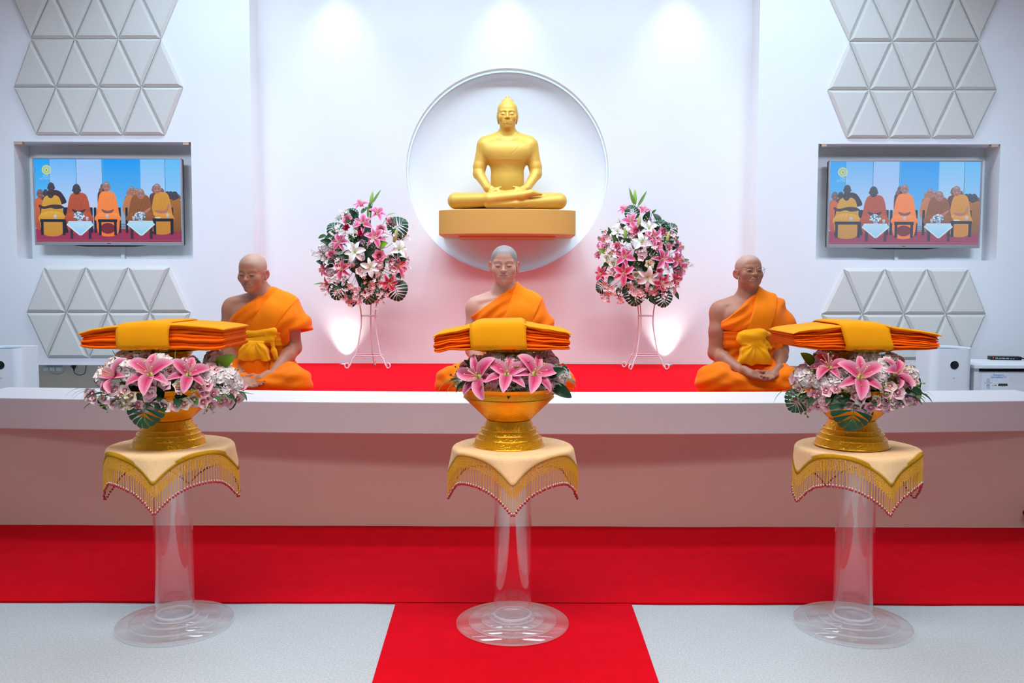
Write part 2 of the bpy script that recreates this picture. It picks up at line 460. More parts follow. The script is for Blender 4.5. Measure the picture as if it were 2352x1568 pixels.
def head(sd, H, s, statue=False, chin=1.0, cheek=1.0, ears=1.0):
    """skull, face, closed eyes, nose, lips and ears; H maps head space (face towards -Y) to body space"""
    rot = H.to_3x3()
    P = lambda x, y, z: H @ (Vector((x, y, z))*s)
    E = lambda c, r, k, R2=None, sub=False: sd.ell(P(*c), [q*s for q in r], k*s, rot if R2 is None else rot @ R2, sub)
    C = lambda a, b, ra, rb, k, sub=False: sd.cap(P(*a), P(*b), ra*s, rb*s, k*s, sub)
    E((0, .018, .034), (.077, .094, .079), .01)
    E((0, -.018, .036), (.064, .062, .056), .03)
    E((0, -.028, -.02), (.066, .058, .062), .03)
    E((0, -.026, -.062), (.056*chin, .054, .046), .03)
    E((0, -.066, -.094), (.024, .02, .018), .025)
    for q in (-1, 1):
        E((q*.044, -.056, -.026), (.023*cheek, .021, .022), .022)
        C((q*.012, -.079, .019), (q*.046, -.066, .021), .008, .007, .014)
        E((q*.031, -.095, .003), (.019, .014, .013), .014, sub=True)
        E((q*.031, -.0715, .000), (.0185, .0135, .0125), .005)
        if statue: E((q*.031, -.0745, -.002), (.019, .013, .009), .003)
    C((0, -.079, .014), (0, -.1005, -.025), .0065, .0092, .011)
    E((0, -.101, -.0285), (.0105, .0110, .0092), .006)
    for q in (-1, 1):
        E((q*.0135, -.0915, -.0315), (.0075, .010, .0075), .005)
        E((q*.0068, -.103, -.0400), (.0034, .005, .0035), .002, sub=True)
    E((0, -.074, -.060), (.034, .018, .022), .016)
    for q in (-1, 1):
        C((0, -.0915, -.0540), (q*.024, -.0815, -.0602), .0046, .0028, .005)
        C((0, -.0905, -.0645), (q*.020, -.0825, -.0632), .0055, .0032, .006)
        C((0, -.0985, -.0592), (q*.028, -.0855, -.0618), .0026, .0020, .002, True)
        if not statue:
            C((q*.017, -.0945, -.032), (q*.033, -.083, -.058), .0020, .0024, .009, True)
            C((q*.018, -.0885, .0085), (q*.045, -.077, .0075), .0018, .0016, .004, True)
        yaw = Matrix.Rotation(-q*R(32), 3, 'Z') @ Matrix.Rotation(R(-10), 3, 'X')
        hx = .080
        if statue:
            E((q*.074, .012, -.026), (.008, .015, .046), .006, Matrix.Rotation(q*R(14), 3, 'Z') @ Matrix.Rotation(q*R(9), 3, 'Y'))
        else:
            E((q*.0835*ears, .018, -.012), (.0075, .0205, .030), .005, yaw)
            E((q*(.0785*ears), .009, -.038), (.007, .009, .012), .005, yaw)
            E((q*(.0885*ears), .012, -.009), (.0055, .011, .019), .003, yaw, True)

def hand(sd, wrist, palm, tip, nrm, thumb, curl=0.35, s=1.0):
    """palm, four fingers of different lengths with two bends, thumb leaving the palm's side"""
    wrist, palm, tip = Vector(wrist), Vector(palm), Vector(tip)
    d = (tip-palm).normalized(); n = Vector(nrm); n = (n-d*n.dot(d)).normalized(); l = d.cross(n)
    rot = Matrix((l, d, n)).transposed()
    sd.cap(wrist, palm-d*.02*s, .026*s, .027*s, .018)
    sd.ell(palm, (.041*s, .050*s, .0165*s), .014, rot)
    for q, (ln, r) in zip((-1.5, -.5, .5, 1.5), ((.072, .0082), (.080, .0088), (.076, .0086), (.060, .0076))):
        b = palm+d*.036*s+l*(q*.0195*s)
        c1 = b+(d*.42+n*.42*curl*.35)*ln*s
        c2 = c1+(d*.34*(1-curl*.35)+n*.34*curl*1.1)*ln*s
        c3 = c2+(d*.26*(1-curl*.8)+n*.26*curl*1.6)*ln*s
        sd.chain([palm+l*(q*.015*s), b, c1, c2, c3], [.010*s, r*s, r*s, r*.93*s, r*.8*s], .0035)
    t = Vector(thumb).normalized()
    sgn = 1 if t.dot(l) > 0 else -1
    b = palm-d*.018*s+l*(sgn*.028*s)
    k1 = b+(l*sgn*.55+d*.75+n*.2).normalized()*.034*s
    k2 = k1+(d*.9+t*.25).normalized()*.030*s
    sd.chain([b, k1, k2], [.0135*s, .0105*s, .0085*s], .008)

def build_statue():
    u = 6.45/F*1.003                       # one photo pixel at the statue
    X = axis((-140*u, .006), (-28*u, .0045), (28*u, .006), (140*u,)); Y = axis((-70*u, .006), (-40*u, .0045), (20*u, .006), (60*u,))
    Z = axis((-.006, .006), (40*u, .005), (176*u, .0036), (266*u,))
    sd = Solid(X, Y, Z)
    V = lambda x, y, z: (x*u, y*u, z*u)
    E = lambda c, r, k=8, rot=None, sub=False: sd.ell(V(*c), [q*u for q in r], k*u, rot, sub)
    C = lambda a, b, ra, rb, k=6, sub=False: sd.cap(V(*a), V(*b), ra*u, rb*u, k*u, sub)
    # crossed legs: the thighs run out to the knees, the right shin lies over the left one
    for q in (-1, 1):
        C((q*30, 22, 20), (q*117, -8, 19), 21, 18.5, 8)
    C((117, -12, 18), (20, -44, 9.5), 18, 9.5, 3)
    C((20, -44, 9.5), (-45, -44, 7), 9.5, 7, 3)
    C((-117, -12, 18), (-40, -38, 19), 18, 15.5, 3)
    C((-40, -40, 19), (30, -46, 27), 15, 10.5, 3)
    C((30, -46, 27), (54, -44, 33), 10.5, 8, 3)
    C((54, -44, 33), (76, -38, 31), 8, 3.2, 3)
    E((0, -6, 16), (60, 40, 16), 8)
    # trunk
    E((0, 16, 52), (37, 25, 34), 12)
    E((0, 14, 80), (38, 25, 40), 14)
    E((0, 14, 118), (47, 29, 36), 12)
    E((0, 16, 142), (55, 25, 25), 12)
    E((-23, -2, 130), (28, 12, 20), 20); E((23, -2, 130), (28, 12, 20), 20)
    C((-48, 18, 146), (48, 18, 146), 19.5, 19.5, 12)
    C((0, 16, 150), (0, 10, 186), 19, 16.5, 9)
    for q in (-1, 1): C((0, 15, 174), (q*47, 18, 155), 12, 13, 12)
    for q in (-1, 1):
        C((q*52, 18, 146), (q*64, 14, 98), 18, 14.5, 8)
        C((q*64, 14, 98), (q*65.5, 10, 82), 14.5, 13, 5)
        C((q*65.5, 10, 82), (q*44, -22, 46), 12.8, 9, 5)
        C((q*44, -22, 46), (q*36, -30, 42), 9, 8.5, 4)
    # hands resting on each other in the lap
    for q, dz in ((-1, 0.0), (1, 1.5)):
        rotz = Matrix.Rotation(-q*R(8), 3, 'Z') @ Matrix.Rotation(q*R(12), 3, 'Y')
        E((q*26, -36, 39+dz), (16, 8, 5.5), 4, rotz)
        for k_, (yy, zz, ln) in enumerate(((-42, 36, 40), (-38, 37, 42), (-34, 38, 40), (-30, 39, 34))):
            C((q*20, yy, zz+dz), (q*20-q*ln*.72, yy-1, zz+dz-2.5), 3.1, 2.2, 1.5)
        C((q*30, -34, 43+dz), (q*14, -40, 45.5+dz), 3.4, 2.6, 2)
    # robe edges in low relief
    H = Matrix.Translation(V(0, 8, 214.5)) @ Matrix.Rotation(R(3), 4, 'X')
    head(sd, H, 67*u/.226, True, chin=1.0)
    E((0, 13, 246), (13.5, 15, 7), 3); C((0, 13, 252), (0, 13, 259), 4.0, 1.6, 1.2); E((0, 13, 254.5), (4.3, 4.3, 3.6), 1)
    # collar ring and hem lines
    Xg, Yg, Zg = sd.xyz()
    band = lambda d, w: np.clip(1-np.abs(d)/w, 0, 1)
    torso = (np.abs(Xg) < 50*u) & (Yg < 14*u)
    d1 = Zg-(112*u+0.0004*Xg*0)
    sd.f -= np.where(torso & (np.abs(Xg) < 43*u), band(d1, .006)*.0012, 0).astype(np.float32)
    d2 = (Zg-146*u)-(Xg-34*u)*.95
    sd.f += np.where((Yg < 10*u) & (Xg > 8*u) & (Xg < 58*u) & (Zg > 112*u) & (Zg < 172*u), band(d2, .006)*.0013, 0).astype(np.float32)
    d3 = np.sqrt(Xg**2+(Zg-186*u)**2*0.8)-24*u
    sd.f -= np.where((Yg < 10*u) & (Zg < 184*u), band(d3, .006)*.002, 0).astype(np.float32)
    for q in (-1, 1):
        d4 = Zg-(89*u)
        sd.f -= np.where((np.abs(Xg-q*64*u) < 22*u) & (Yg > -8*u), band(d4, .006)*.0013, 0).astype(np.float32)
    return sd
p0 = at(1165, 479.5, 6.44)
t = thing('seated_statue', 'golden seated figure in meditation on the wall plinth inside the round niche', 'statue', (p0.x, 6.50, p0.z))
solid_obj('figure', build_statue(), M['statue'], t)
# plinth: shallow bowed front carried on a smaller block
pz1, pz0 = at(1165, 479.3, 6.32).z, at(1165, 537, 6.32).z
t = thing('wall_plinth', 'ochre bow-fronted wall plinth carrying the golden statue', 'plinth', (p0.x, YB+ND-0.003, pz0))
def bow(w, ys, dep, z0, z1, n=48):
    v = []; f = []
    pts = [(w, 0.0)]+[(w*math.cos(PI*k/n), -ys-dep*math.sin(PI*k/n)) for k in range(n+1)]+[(-w, 0.0)]
    for z in (z0, z1): v += [(x, y, z) for x, y in pts]
    m = len(pts)
    for k in range(m-1): f.append((k, m+k, m+k+1, k+1))
    f.append(tuple(range(m))); f.append(tuple(range(2*m-1, m-1, -1)))
    b = MB(); b.put(v, f); return b
hw = 156/F*6.5
o = bow(hw, YB+ND-6.50, 0.18, 0, pz1-pz0).obj('plinth_block', M['plinth'], t, bevel=0.004, smooth=False)
bow(hw*.72, YB+ND-6.62, 0.05, -0.012, 0.0).obj('plinth_support', M['plinth'], t)
# ------------------------------------------------------------------ the three seated persons
def build_person(label, px, Y, cfg):
    o0 = atz(px, 898, ZS); o0 = Vector((at(px, 898, Y).x, Y, ZS+.0046))
    sc = Y/F                                            # metres per photo pixel at this depth
    def P(x, y, dy):                                    # body-space point from a sketch position and a depth offset
        w = at(x, y, Y+dy); return Vector((w.x-o0.x, dy, w.z-ZS))
    root = thing('person', label, 'person', o0)
    hc = P(*cfg['head']); s = cfg['hs']
    H = Matrix.Translation(hc) @ Matrix.Rotation(cfg['yaw'], 4, 'Z') @ Matrix.Rotation(cfg['roll'], 4, 'Y') @ Matrix.Rotation(cfg['pitch'], 4, 'X')
    X = axis((-.46, .006), (hc.x-.115, .0025), (hc.x+.115, .006), (.46,))
    Yx = axis((-.46, .006), (-.36, .0042), (hc.y-.13, .0025), (hc.y-.04, .0042), (hc.y+.06, .006), (.22,))
    Z = axis((-.004, .0042), (.16, .006), (hc.z-.15, .0025), (hc.z+.14,))
    body = Solid(X, Yx, Z)
    tor = Solid(axis((-.46, .0055), (.46,)), axis((-.46, .0055), (.22,)), axis((-.006, .0055), (.66,)))
    leg = tor.copy()
    shL, shR = P(*cfg['shR']), P(*cfg['shL'])           # image left = bare right arm; image right = covered left arm
    nb = P(*cfg['neck'])
    cx = cfg.get('lean', 0.0)
    def trunk(q):
        q.ell((0, .02, .10), (.165, .13, .12), .05)
        q.ell((cx*.4, .005, .24), (.150, .118, .17), .06)
        q.ell((cx*.8, -.005, .39), (.160, .112, .15), .05)
        q.cap(shL+Vector((.045, .012, -.018)), shR+Vector((-.045, .012, -.018)), .066, .066, .05)
        q.ell((cx*.8-.075, -.075, .42), (.075, .04, .065), .05); q.ell((cx*.8+.075, -.075, .42), (.075, .04, .065), .05)
    trunk(body); trunk(tor); tor.cap(nb+Vector((0, .01, -.02)), nb+Vector((0, .01, -.07)), .070, .086, .03)
    for q in (shL, shR):
        for S_ in (body, tor): S_.cap(nb+Vector((0, .02, -.012)), q+Vector((0, .012, .006)), .046, .040, .05)
    body.chain([hc+(H.to_3x3() @ Vector((0, .03, -.05)))*s, nb, nb+Vector((0, .01, -.06))], [.056*s, .060, .075], .03)
    # collar bones
    body.cap(nb+Vector((-.02, -.055, -.045)), shL+Vector((.03, -.038, .030)), .008, .008, .02)
    head(body, H, s*1.0, chin=cfg.get('chin', 1), cheek=cfg.get('cheek', 1))
    # arms
    for sh, el, wr, r in ((shL, P(*cfg['elR']), P(*cfg['wrR']), 1), (shR, P(*cfg['elL']), P(*cfg['wrL']), 1)):
        body.ell(sh+Vector((0, .008, -.02)), (.054, .06, .066), .03)
        body.chain([sh+Vector((0, .005, -.03)), sh.lerp(el, .5)+Vector((0, -.006, 0)), el], [.054, .050, .040], .02)
        body.chain([el, el.lerp(wr, .3), wr], [.041, .041, .0265], .02)
    HL = Vector((0, -.02, .014))
    for hd in cfg['hands']:
        hand(body, P(*hd[0])+HL, P(*hd[1])+HL, P(*hd[2])+HL, hd[3], hd[4], hd[5], cfg.get('hsz', .95))
    kR, kL = P(*cfg['knR']), P(*cfg['knL'])
    for S_ in (body, leg):
        g = 0.0 if S_ is body else .012
        for q, kn in ((-1, kR), (1, kL)):
            S_.chain([(q*.09, 0, .095), kn], [.088+g, .064+g], .03)
            S_.chain([kn, (-q*.05, -.25, .032)], [.060+g, .034+g], .02)
            if S_ is body: S_.chain([(-q*.05, -.25, .032), (-q*.15, -.25, .035)], [.034, .026], .02)
    leg.ell((0, -.12, .022), (.20, .17, .034), .03); leg.ell((0, 0, .10), (.19, .15, .10), .06)
    # body colours: skin, lips, shaved scalp, reddened ears
    sk, lip, scal, ear = (np.array(cfg[k][:3]) for k in ('skin', 'lip', 'scalp', 'ear'))
    Hi = np.array((H.inverted()))
    def colfn(V):
        L = (V @ Hi[:3, :3].T+Hi[:3, 3])/s
        c = np.tile(sk, (len(V), 1))
        def blend(m, col): 
            nonlocal c; m = np.clip(m, 0, 1)[:, None]; c = c*(1-m)+col*m
        x, y, z = L.T
        hd = (z > -.14) & (np.abs(x) < .12) & (np.abs(y) < .14)
        line = .058+.05*np.clip((np.abs(x)-.035)/.04, 0, 1)*-1+.0*y
        edge = np.where(y < -.02, line, .0+.35*(-y-.02))
        blend(np.where(hd, (z-edge)/.014*.9, 0)*(np.abs(x) < .079+.0*z), scal)
        blend(np.where(hd & (np.abs(x) > .0805) & (z < .022) & (z > -.055) & (y > -.02), 1, 0)*.75, ear)
        m = 1-np.sqrt((x/.0275)**2+((z+.0595)/.0085)**2)
        blend(np.where(y < -.07, m*3, 0)*.75, lip)
        m = (1-np.abs(z+.0592+.0022*(x/.02)**2*.6)/.0022)*(np.abs(x) < .0265)
        blend(np.where(y < -.07, m, 0)*.7, lip*.45)  # shade of the parting between the lips, put into the colour
        for q in (-1, 1):
            bz = .019+.006*(1-((x-q*.034)/.02)**2)
            m = np.maximum(1-np.abs(z-bz)/.0050, 0)*np.maximum(1-((x-q*.033)/.024)**2, 0)*1.2
            blend(np.where(y < -.05, m, 0)*cfg['brow'], np.array(S(70, 55, 50)[:3]))
        blend(np.where(hd & (y < -.05), 1-np.sqrt((x/.028)**2+((z+.03)/.014)**2), 0)*.35, sk*np.array([.95, .78, .74]))
        return c
    solid_obj('body', body, M['skin'], root, colfn)
    # lash lines of the closed eyes
    for q in (-1, 1):
        pts = []
        for k in range(9):
            a = -1+2*k/8; pts.append(H @ (Vector((q*.031+a*.0165, -.0862+.006*a*a+.0035*abs(a)**3-.0*q+abs(q*.031+a*.0165)*.08-.0022, -.0062+.0028*a*a))*s))
        MB().tube(pts, [.0006*s]+[.0014*s]*7+[.0006*s], 6).obj('eyelashes', M['lash'], root, smooth=True)
    # ---- robe over trunk and left arm
    elL = P(*cfg['elL']); hem = P(*cfg['hem'])
    slv = tor.copy()
    slv.chain([shR+Vector((-.02, .01, -.03)), shR.lerp(elL, .45)+Vector((.004, 0, 0)), hem], [.066, cfg['sleeve'][0], cfg['sleeve'][1]], .04)
    Xg, Yg, Zg = slv.xyz()
    (ax_, az_), (bx_, bz_) = [(P(x, y, -.09).x, P(x, y, -.09).z) for x, y in cfg['line']]
    sl_ = (bz_-az_)/(bx_-ax_); nl = math.sqrt(1+sl_*sl_)
    g = ((Zg-az_)-sl_*(Xg-ax_))/nl
    q1 = (Zg-sl_*Xg)/nl; q2 = (Xg+sl_*Zg)/nl
    rnd = random.Random(cfg['seed'])
    a1, a2, a3 = (rnd.uniform(0, 6) for _ in range(3))
    fold = (np.sin(q1*125+1.8*np.sin(q2*14+a1)+a2)*.0046+np.sin(q1*61+2.2*np.sin(q2*9+a3)+Xg*18)*.0056).astype(np.float32)
    fold = fold*(1/(1+np.exp((Xg-cfg['foldx'])*40))).astype(np.float32)+np.sin((Xg*.8-Zg*.45)*70+2.0*np.sin(Zg*22+a1))*.0052*(Xg > cfg['foldx'])
    ro = slv.copy()
    ro.f = np.maximum(np.maximum(slv.f-.013-fold, g), -(Zg-.045))
    # sleeve ends in a hem plane across the upper arm
    hd_ = (hem-shR).normalized(); tl = Vector(cfg['hemn']).normalized()
    cut = (Xg-hem.x)*tl.x+(Yg-hem.y)*tl.y+(Zg-hem.z)*tl.z
    near = (Xg > cx+.175+0*Zg)
    ro.f = np.maximum(ro.f, np.where(near & (Zg < shR.z), cut, -1)).astype(np.float32)
    # hollow the sleeve a little so that the arm shows inside it
    ro.cap(hem+hd_*.05, hem-hd_*.025, cfg['sleeve'][1]-.006, cfg['sleeve'][1]-.02, .01, sub=True)
    solid_obj('upper_robe', ro, M['robe'], root)
    # ---- folded shoulder cloth: a flat band from the waist over the left shoulder
    st_ = tor.copy(); st_.cap(shR+Vector((-.03, .01, -.03)), shR.lerp(elL, .25), .066, .066, .04)
    (tx0, tz0), (tx1, tz1), (bx0, bz0), (bx1, bz1) = [(P(x, y, -.1).x, P(x, y, -.1).z) for x, y in cfg['strip']]
    wa = (Xg-(bx0+(Zg-bz0)*(tx0-bx0)/(tz0-bz0))); wb = (Xg-(bx1+(Zg-bz1)*(tx1-bx1)/(tz1-bz1)))
    st2 = np.maximum(np.maximum(-wa*.93, wb*.93), -(Zg-cfg['stripz']))
    st_.f = np.maximum(st_.f-.021-np.float32(.0012)*np.sin(Xg*60+Zg*20), st2).astype(np.float32)
    solid_obj('shoulder_cloth', st_, M['strip'], root)
    # ---- lower robe
    Lf = np.sin(np.sqrt((np.abs(Xg)-.02)**2+(Yg+.02)**2+(Zg-.2)**2)*95+3*np.sin(Xg*13+a1)+np.sin(Zg*40))*.0020+np.sin(Zg*90+Xg*24*np.sign(Xg)+a2+2*np.sin(Xg*11))*.0032
    lg = leg.copy(); lg.f = np.maximum(leg.f-.012-Lf, -(Zg-.004)).astype(np.float32)
    solid_obj('lower_robe', lg, M['robe'], root)
    # ---- sash with knot and hanging folds
    if 'sash' in cfg:
        zs = P(0, cfg['sash'][0], -.1).z; zh = cfg['sash'][1]
        ss = tor.copy()
        ss.f = np.maximum(tor.f-.023-np.sin((Zg+.06*Xg)*170+np.sin(Xg*20))*.002, np.abs(Zg-zs+.03*Xg)-zh).astype(np.float32)
        solid_obj('sash', ss, M['robe' if cfg.get('sashdark') else 'sash'], root)
        kn = Solid(axis((-.30, .0045), (.32,)), axis((-.30, .0045), (.0,)), axis((.0, .0045), (.48,)))
        for kind, a, b_, r0, r1, k in cfg['knot']:
            a = P(*a); b_ = P(*b_)
            if kind == 'c': kn.cap(a, b_, r0, r1, k)
            else: kn.ell(a, (r0, r1, b_.z if False else k), .02)
        fx, fy0, fy1, w0, w1, dy = cfg['flap']
        p_, q_ = P(fx, fy0, dy), P(fx, fy1, dy)
        Xk, Yk, Zk = kn.xyz()
        tt = np.clip((p_.z-Zk)/(p_.z-q_.z), 0, 1)
        ww = (w0+(w1-w0)*tt)*sc
        wav = np.sin((Xk-p_.x)/ww*5.2+.6)*.006*(1-tt*.5)+np.sin(Xk*90+Zk*30)*.002
        bd = np.maximum(np.maximum(np.abs(Xk-p_.x)-ww, np.maximum(Zk-p_.z, q_.z-Zk+.004*np.sin(Xk*60))), np.abs(Yk-(dy-.012*tt)-wav)-(.012+.012*np.sin(tt*PI)))
        bd = bd-.006
        h = np.maximum(.018-np.abs(kn.f-bd), 0)/.018
        kn.f = (np.minimum(kn.f, bd)-h*h*.018*.25).astype(np.float32)
        ang = np.arctan2(Xk-p_.x, p_.z+.012-Zk+0*Xk)
        kn.f -= (np.sin(ang*13+a1)*.0030*(Zk < p_.z)+np.sin(Zk*110+Xk*38+a2)*.0020*(Zk >= p_.z-.01)).astype(np.float32)
        solid_obj('sash_knot', kn, M['sash'], root)
    if 'apron' in cfg:
        (ax0, ay0), (ax1, ay1), wd, dy = cfg['apron']
        v = []; f = []
        for i in range(11):
            for j in range(9):
                a = i/10; c = j/8-.5
                w = P(ax0+(ax1-ax0)*a+c*wd, ay0+(ay1-ay0)*a, dy-.02*math.sin(a*PI*.6))
                v.append(w+Vector((0, .05*c*c*1.2+.003*math.sin(c*14+a*5), 0)))
        for i in range(10):
            for j in range(8): k = i*9+j; f.append((k, k+9, k+10, k+1))
        o = mesh_obj('front_fold', v, f, M['robe'], root, smooth=True)
        m_ = o.modifiers.new('t', 'SOLIDIFY'); m_.thickness = .006; m_.offset = 1
    # ---- glasses
    if cfg.get('glasses'):
        b = MB()
        fr = MB()
        G = lambda x, y, z: H @ (Vector((x, y, z))*s)
        for q in (-1, 1):
            pts = []
            for k in range(28):
                a = 2*PI*k/28; ca, sa = math.cos(a), math.sin(a)
                ex = abs(ca)**.55*(1 if ca > 0 else -1); ez = abs(sa)**.6*(1 if sa > 0 else -1)
                xx = q*.0345+ex*.0265; pts.append(G(xx, -.1065+abs(xx)*.16, -.001+ez*.0195-(.003 if sa < 0 else 0)*(q*ex+1)))
            b.tube(pts, .0011*s, 6, closed=True)
            b.tube([G(q*.061, -.0965, .008), G(q*.074, -.085, .009), G(q*.082, -.03, .008), G(q*.083, .012, .006), G(q*.081, .03, -.006)], .0012*s, 6)
            fr.put(pts, [tuple(range(28)) if q > 0 else tuple(range(27, -1, -1))])
        b.tube([G(-.009, -.1055, .004), G(-.004, -.1085, .008), G(.004, -.1085, .008), G(.009, -.1055, .004)], .0012*s, 6)
        gl = b.obj('eyeglasses', M['wire_rim'], root, smooth=True)
        lo = fr.obj('lens', M['lens'], gl)
    return root
M['wire_rim'] = mat('thin_metal_rim', S(206, 178, 160), 0.3, metal=0.8)
def thin_glass(name, tint, k=1.0, rough=0.02, veil=0.0):
    """clear sheet: lets light straight through, mirrors more towards grazing angles, with a faint milky veil"""
    m = bpy.data.materials.new(name); m.use_nodes = True; N, L = nodes(m)
    for n in list(N): N.remove(n)
    out = N.new('ShaderNodeOutputMaterial'); tr = N.new('ShaderNodeBsdfTransparent'); gl = N.new('ShaderNodeBsdfGlossy'); mx = N.new('ShaderNodeMixShader')
    lw = N.new('ShaderNodeLayerWeight'); lw.inputs[0].default_value = 0.5
    tr.inputs[0].default_value = tint; gl.inputs['Roughness'].default_value = rough; gl.inputs[0].default_value = (1, 1, 1, 1)
    p = N.new('ShaderNodeMath'); p.operation = 'POWER'; p.inputs[1].default_value = 4.0
    ml = N.new('ShaderNodeMath'); ml.operation = 'MULTIPLY_ADD'; ml.inputs[1].default_value = 0.75*k; ml.inputs[2].default_value = 0.04*k
    L.new(lw.outputs['Facing'], p.inputs[0]); L.new(p.outputs[0], ml.inputs[0])
    L.new(ml.outputs[0], mx.inputs[0]); L.new(tr.outputs[0], mx.inputs[1]); L.new(gl.outputs[0], mx.inputs[2])
    last = mx
    if veil:
        df = N.new('ShaderNodeBsdfDiffuse'); df.inputs[0].default_value = (.9, .92, .96, 1); m2 = N.new('ShaderNodeMixShader'); m2.inputs[0].default_value = veil
        L.new(mx.outputs[0], m2.inputs[1]); L.new(df.outputs[0], m2.inputs[2]); last = m2
    L.new(last.outputs[0], out.inputs[0])
    return m
M['lens'] = thin_glass('spectacle_lens', (.93, .93, .93, 1))

build_person('person in an orange robe with a big yellow knotted sash, seated behind the left bowl', 603, 5.08, dict(
    head=(580, 627, -.07), hs=.94, yaw=-R(8), roll=R(3), pitch=R(11), chin=.95, cheek=1.05, seed=3,
    neck=(602, 678, 0.0), shR=(532, 706, 0), shL=(664, 706, .0), lean=.01,
    elR=(524, 800, .0), wrR=(556, 868, -.20), elL=(676, 800, -.03), wrL=(622, 866, -.22),
    hands=[((618, 866, -.22), (594, 880, -.26), (568, 890, -.29), (-.3, -.75, .6), (-.5, -.2, .8), .35),
           ((556, 868, -.20), (572, 886, -.27), (600, 893, -.30), (.2, -.5, .8), (.6, -.3, .6), .3)],
    knR=(512, 880, -.22), knL=(680, 882, -.24),
    line=((533, 729), (613, 660)), foldx=.0, hem=(681, 762, -.01), sleeve=(.088, .082), hemn=(.12, -.15, -1.0),
    strip=((630, 660), (676, 690), (572, 760), (628, 765)), stripz=.35, 
    sash=(777, .040), flap=(584, 788, 826, 21, 35, -.152), apron=((583, 822), (579, 892), 66, -.165),
    knot=[('c', (560, 768, -.135), (628, 764, -.140), .019, .019, .008), ('c', (562, 783, -.137), (624, 781, -.142), .017, .016, .006), ('c', (612, 767, -.146), (630, 758, -.142), .012, .013, .014), ('c', (612, 770, -.146), (632, 775, -.140), .012, .010, .012), ('c', (622, 782, -.140), (630, 806, -.140), .009, .015, .006), ('c', (630, 806, -.140), (633, 826, -.138), .015, .013, .006)],
    skin=S(188, 130, 104), lip=S(186, 116, 104), scalp=S(192, 152, 134), ear=S(200, 116, 90), brow=.25))
build_person('person in an orange robe with close-cropped grey hair, seated under the round niche', 1160, 5.08, dict(
    head=(1158, 609, -.03), hs=.97, yaw=-R(2), roll=0, pitch=R(6), chin=1.12, cheek=1.1, seed=8,
    neck=(1160, 668, .01), shR=(1092, 705, 0), shL=(1226, 703, 0), lean=0.0,
    elR=(1086, 806, .0), wrR=(1128, 864, -.2), elL=(1242, 800, -.02), wrL=(1192, 862, -.22),
    hands=[((1128, 864, -.2), (1150, 874, -.26), (1180, 880, -.29), (.1, -.3, .9), (.5, -.2, .8), .25),
           ((1192, 862, -.2), (1172, 870, -.25), (1140, 876, -.28), (-.1, -.3, .9), (-.5, -.2, .8), .25)],
    knR=(1036, 880, -.22), knL=(1284, 880, -.22),
    line=((1099, 716), (1183, 656)), foldx=.02, hem=(1240, 770, -.01), sleeve=(.072, .076), hemn=(.1, -.1, -1.0),
    strip=((1184, 656), (1247, 688), (1152, 752), (1216, 752)), stripz=.22,
    skin=S(206, 156, 136), lip=S(196, 124, 116), scalp=S(140, 134, 134), ear=S(206, 116, 96), brow=.35))
build_person('person in an orange robe and thin-rimmed glasses, hands clasped, seated at right', 1716, 5.08, dict(
    head=(1720, 626, -.02), hs=.90, yaw=R(10), roll=R(0), pitch=-R(6), chin=1.12, cheek=1.08, seed=5,
    neck=(1720, 682, .01), shR=(1653, 714, 0), shL=(1781, 708, .0), lean=0.0,
    elR=(1643, 812, -.02), wrR=(1706, 856, -.24), elL=(1794, 806, -.03), wrL=(1788, 852, -.19),
    hands=[((1706, 856, -.24), (1731, 868, -.28), (1764, 878, -.30), (.25, -.35, .85), (.6, -.2, .7), .30),
           ((1788, 850, -.2), (1772, 866, -.25), (1748, 880, -.31), (-.35, -.45, .8), (-.5, -.2, .8), .35)],
    knR=(1634, 878, -.24), knL=(1808, 880, -.24),
    line=((1664, 737), (1742, 672)), foldx=.0, hem=(1797, 782, -.01), sleeve=(.074, .078), hemn=(.28, -.1, -1.0),
    strip=((1744, 672), (1790, 690), (1708, 764), (1762, 766)), stripz=.33,
    sash=(778, .044), sashdark=True, flap=(1732, 795, 836, 24, 35, -.155),
    knot=[('c', (1706, 776, -.14), (1748, 770, -.15), .034, .034, .02), ('c', (1702, 780, -.14), (1744, 790, -.155), .024, .022, .015), ('c', (1712, 766, -.14), (1742, 764, -.145), .020, .018, .01), ('c', (1750, 764, -.14), (1766, 770, -.145), .016, .012, .008), ('c', (1756, 786, -.14), (1768, 800, -.14), .016, .012, .01)],
    skin=S(172, 116, 92), lip=S(160, 98, 88), scalp=S(184, 146, 128), ear=S(176, 98, 80), brow=.2, glasses=True))
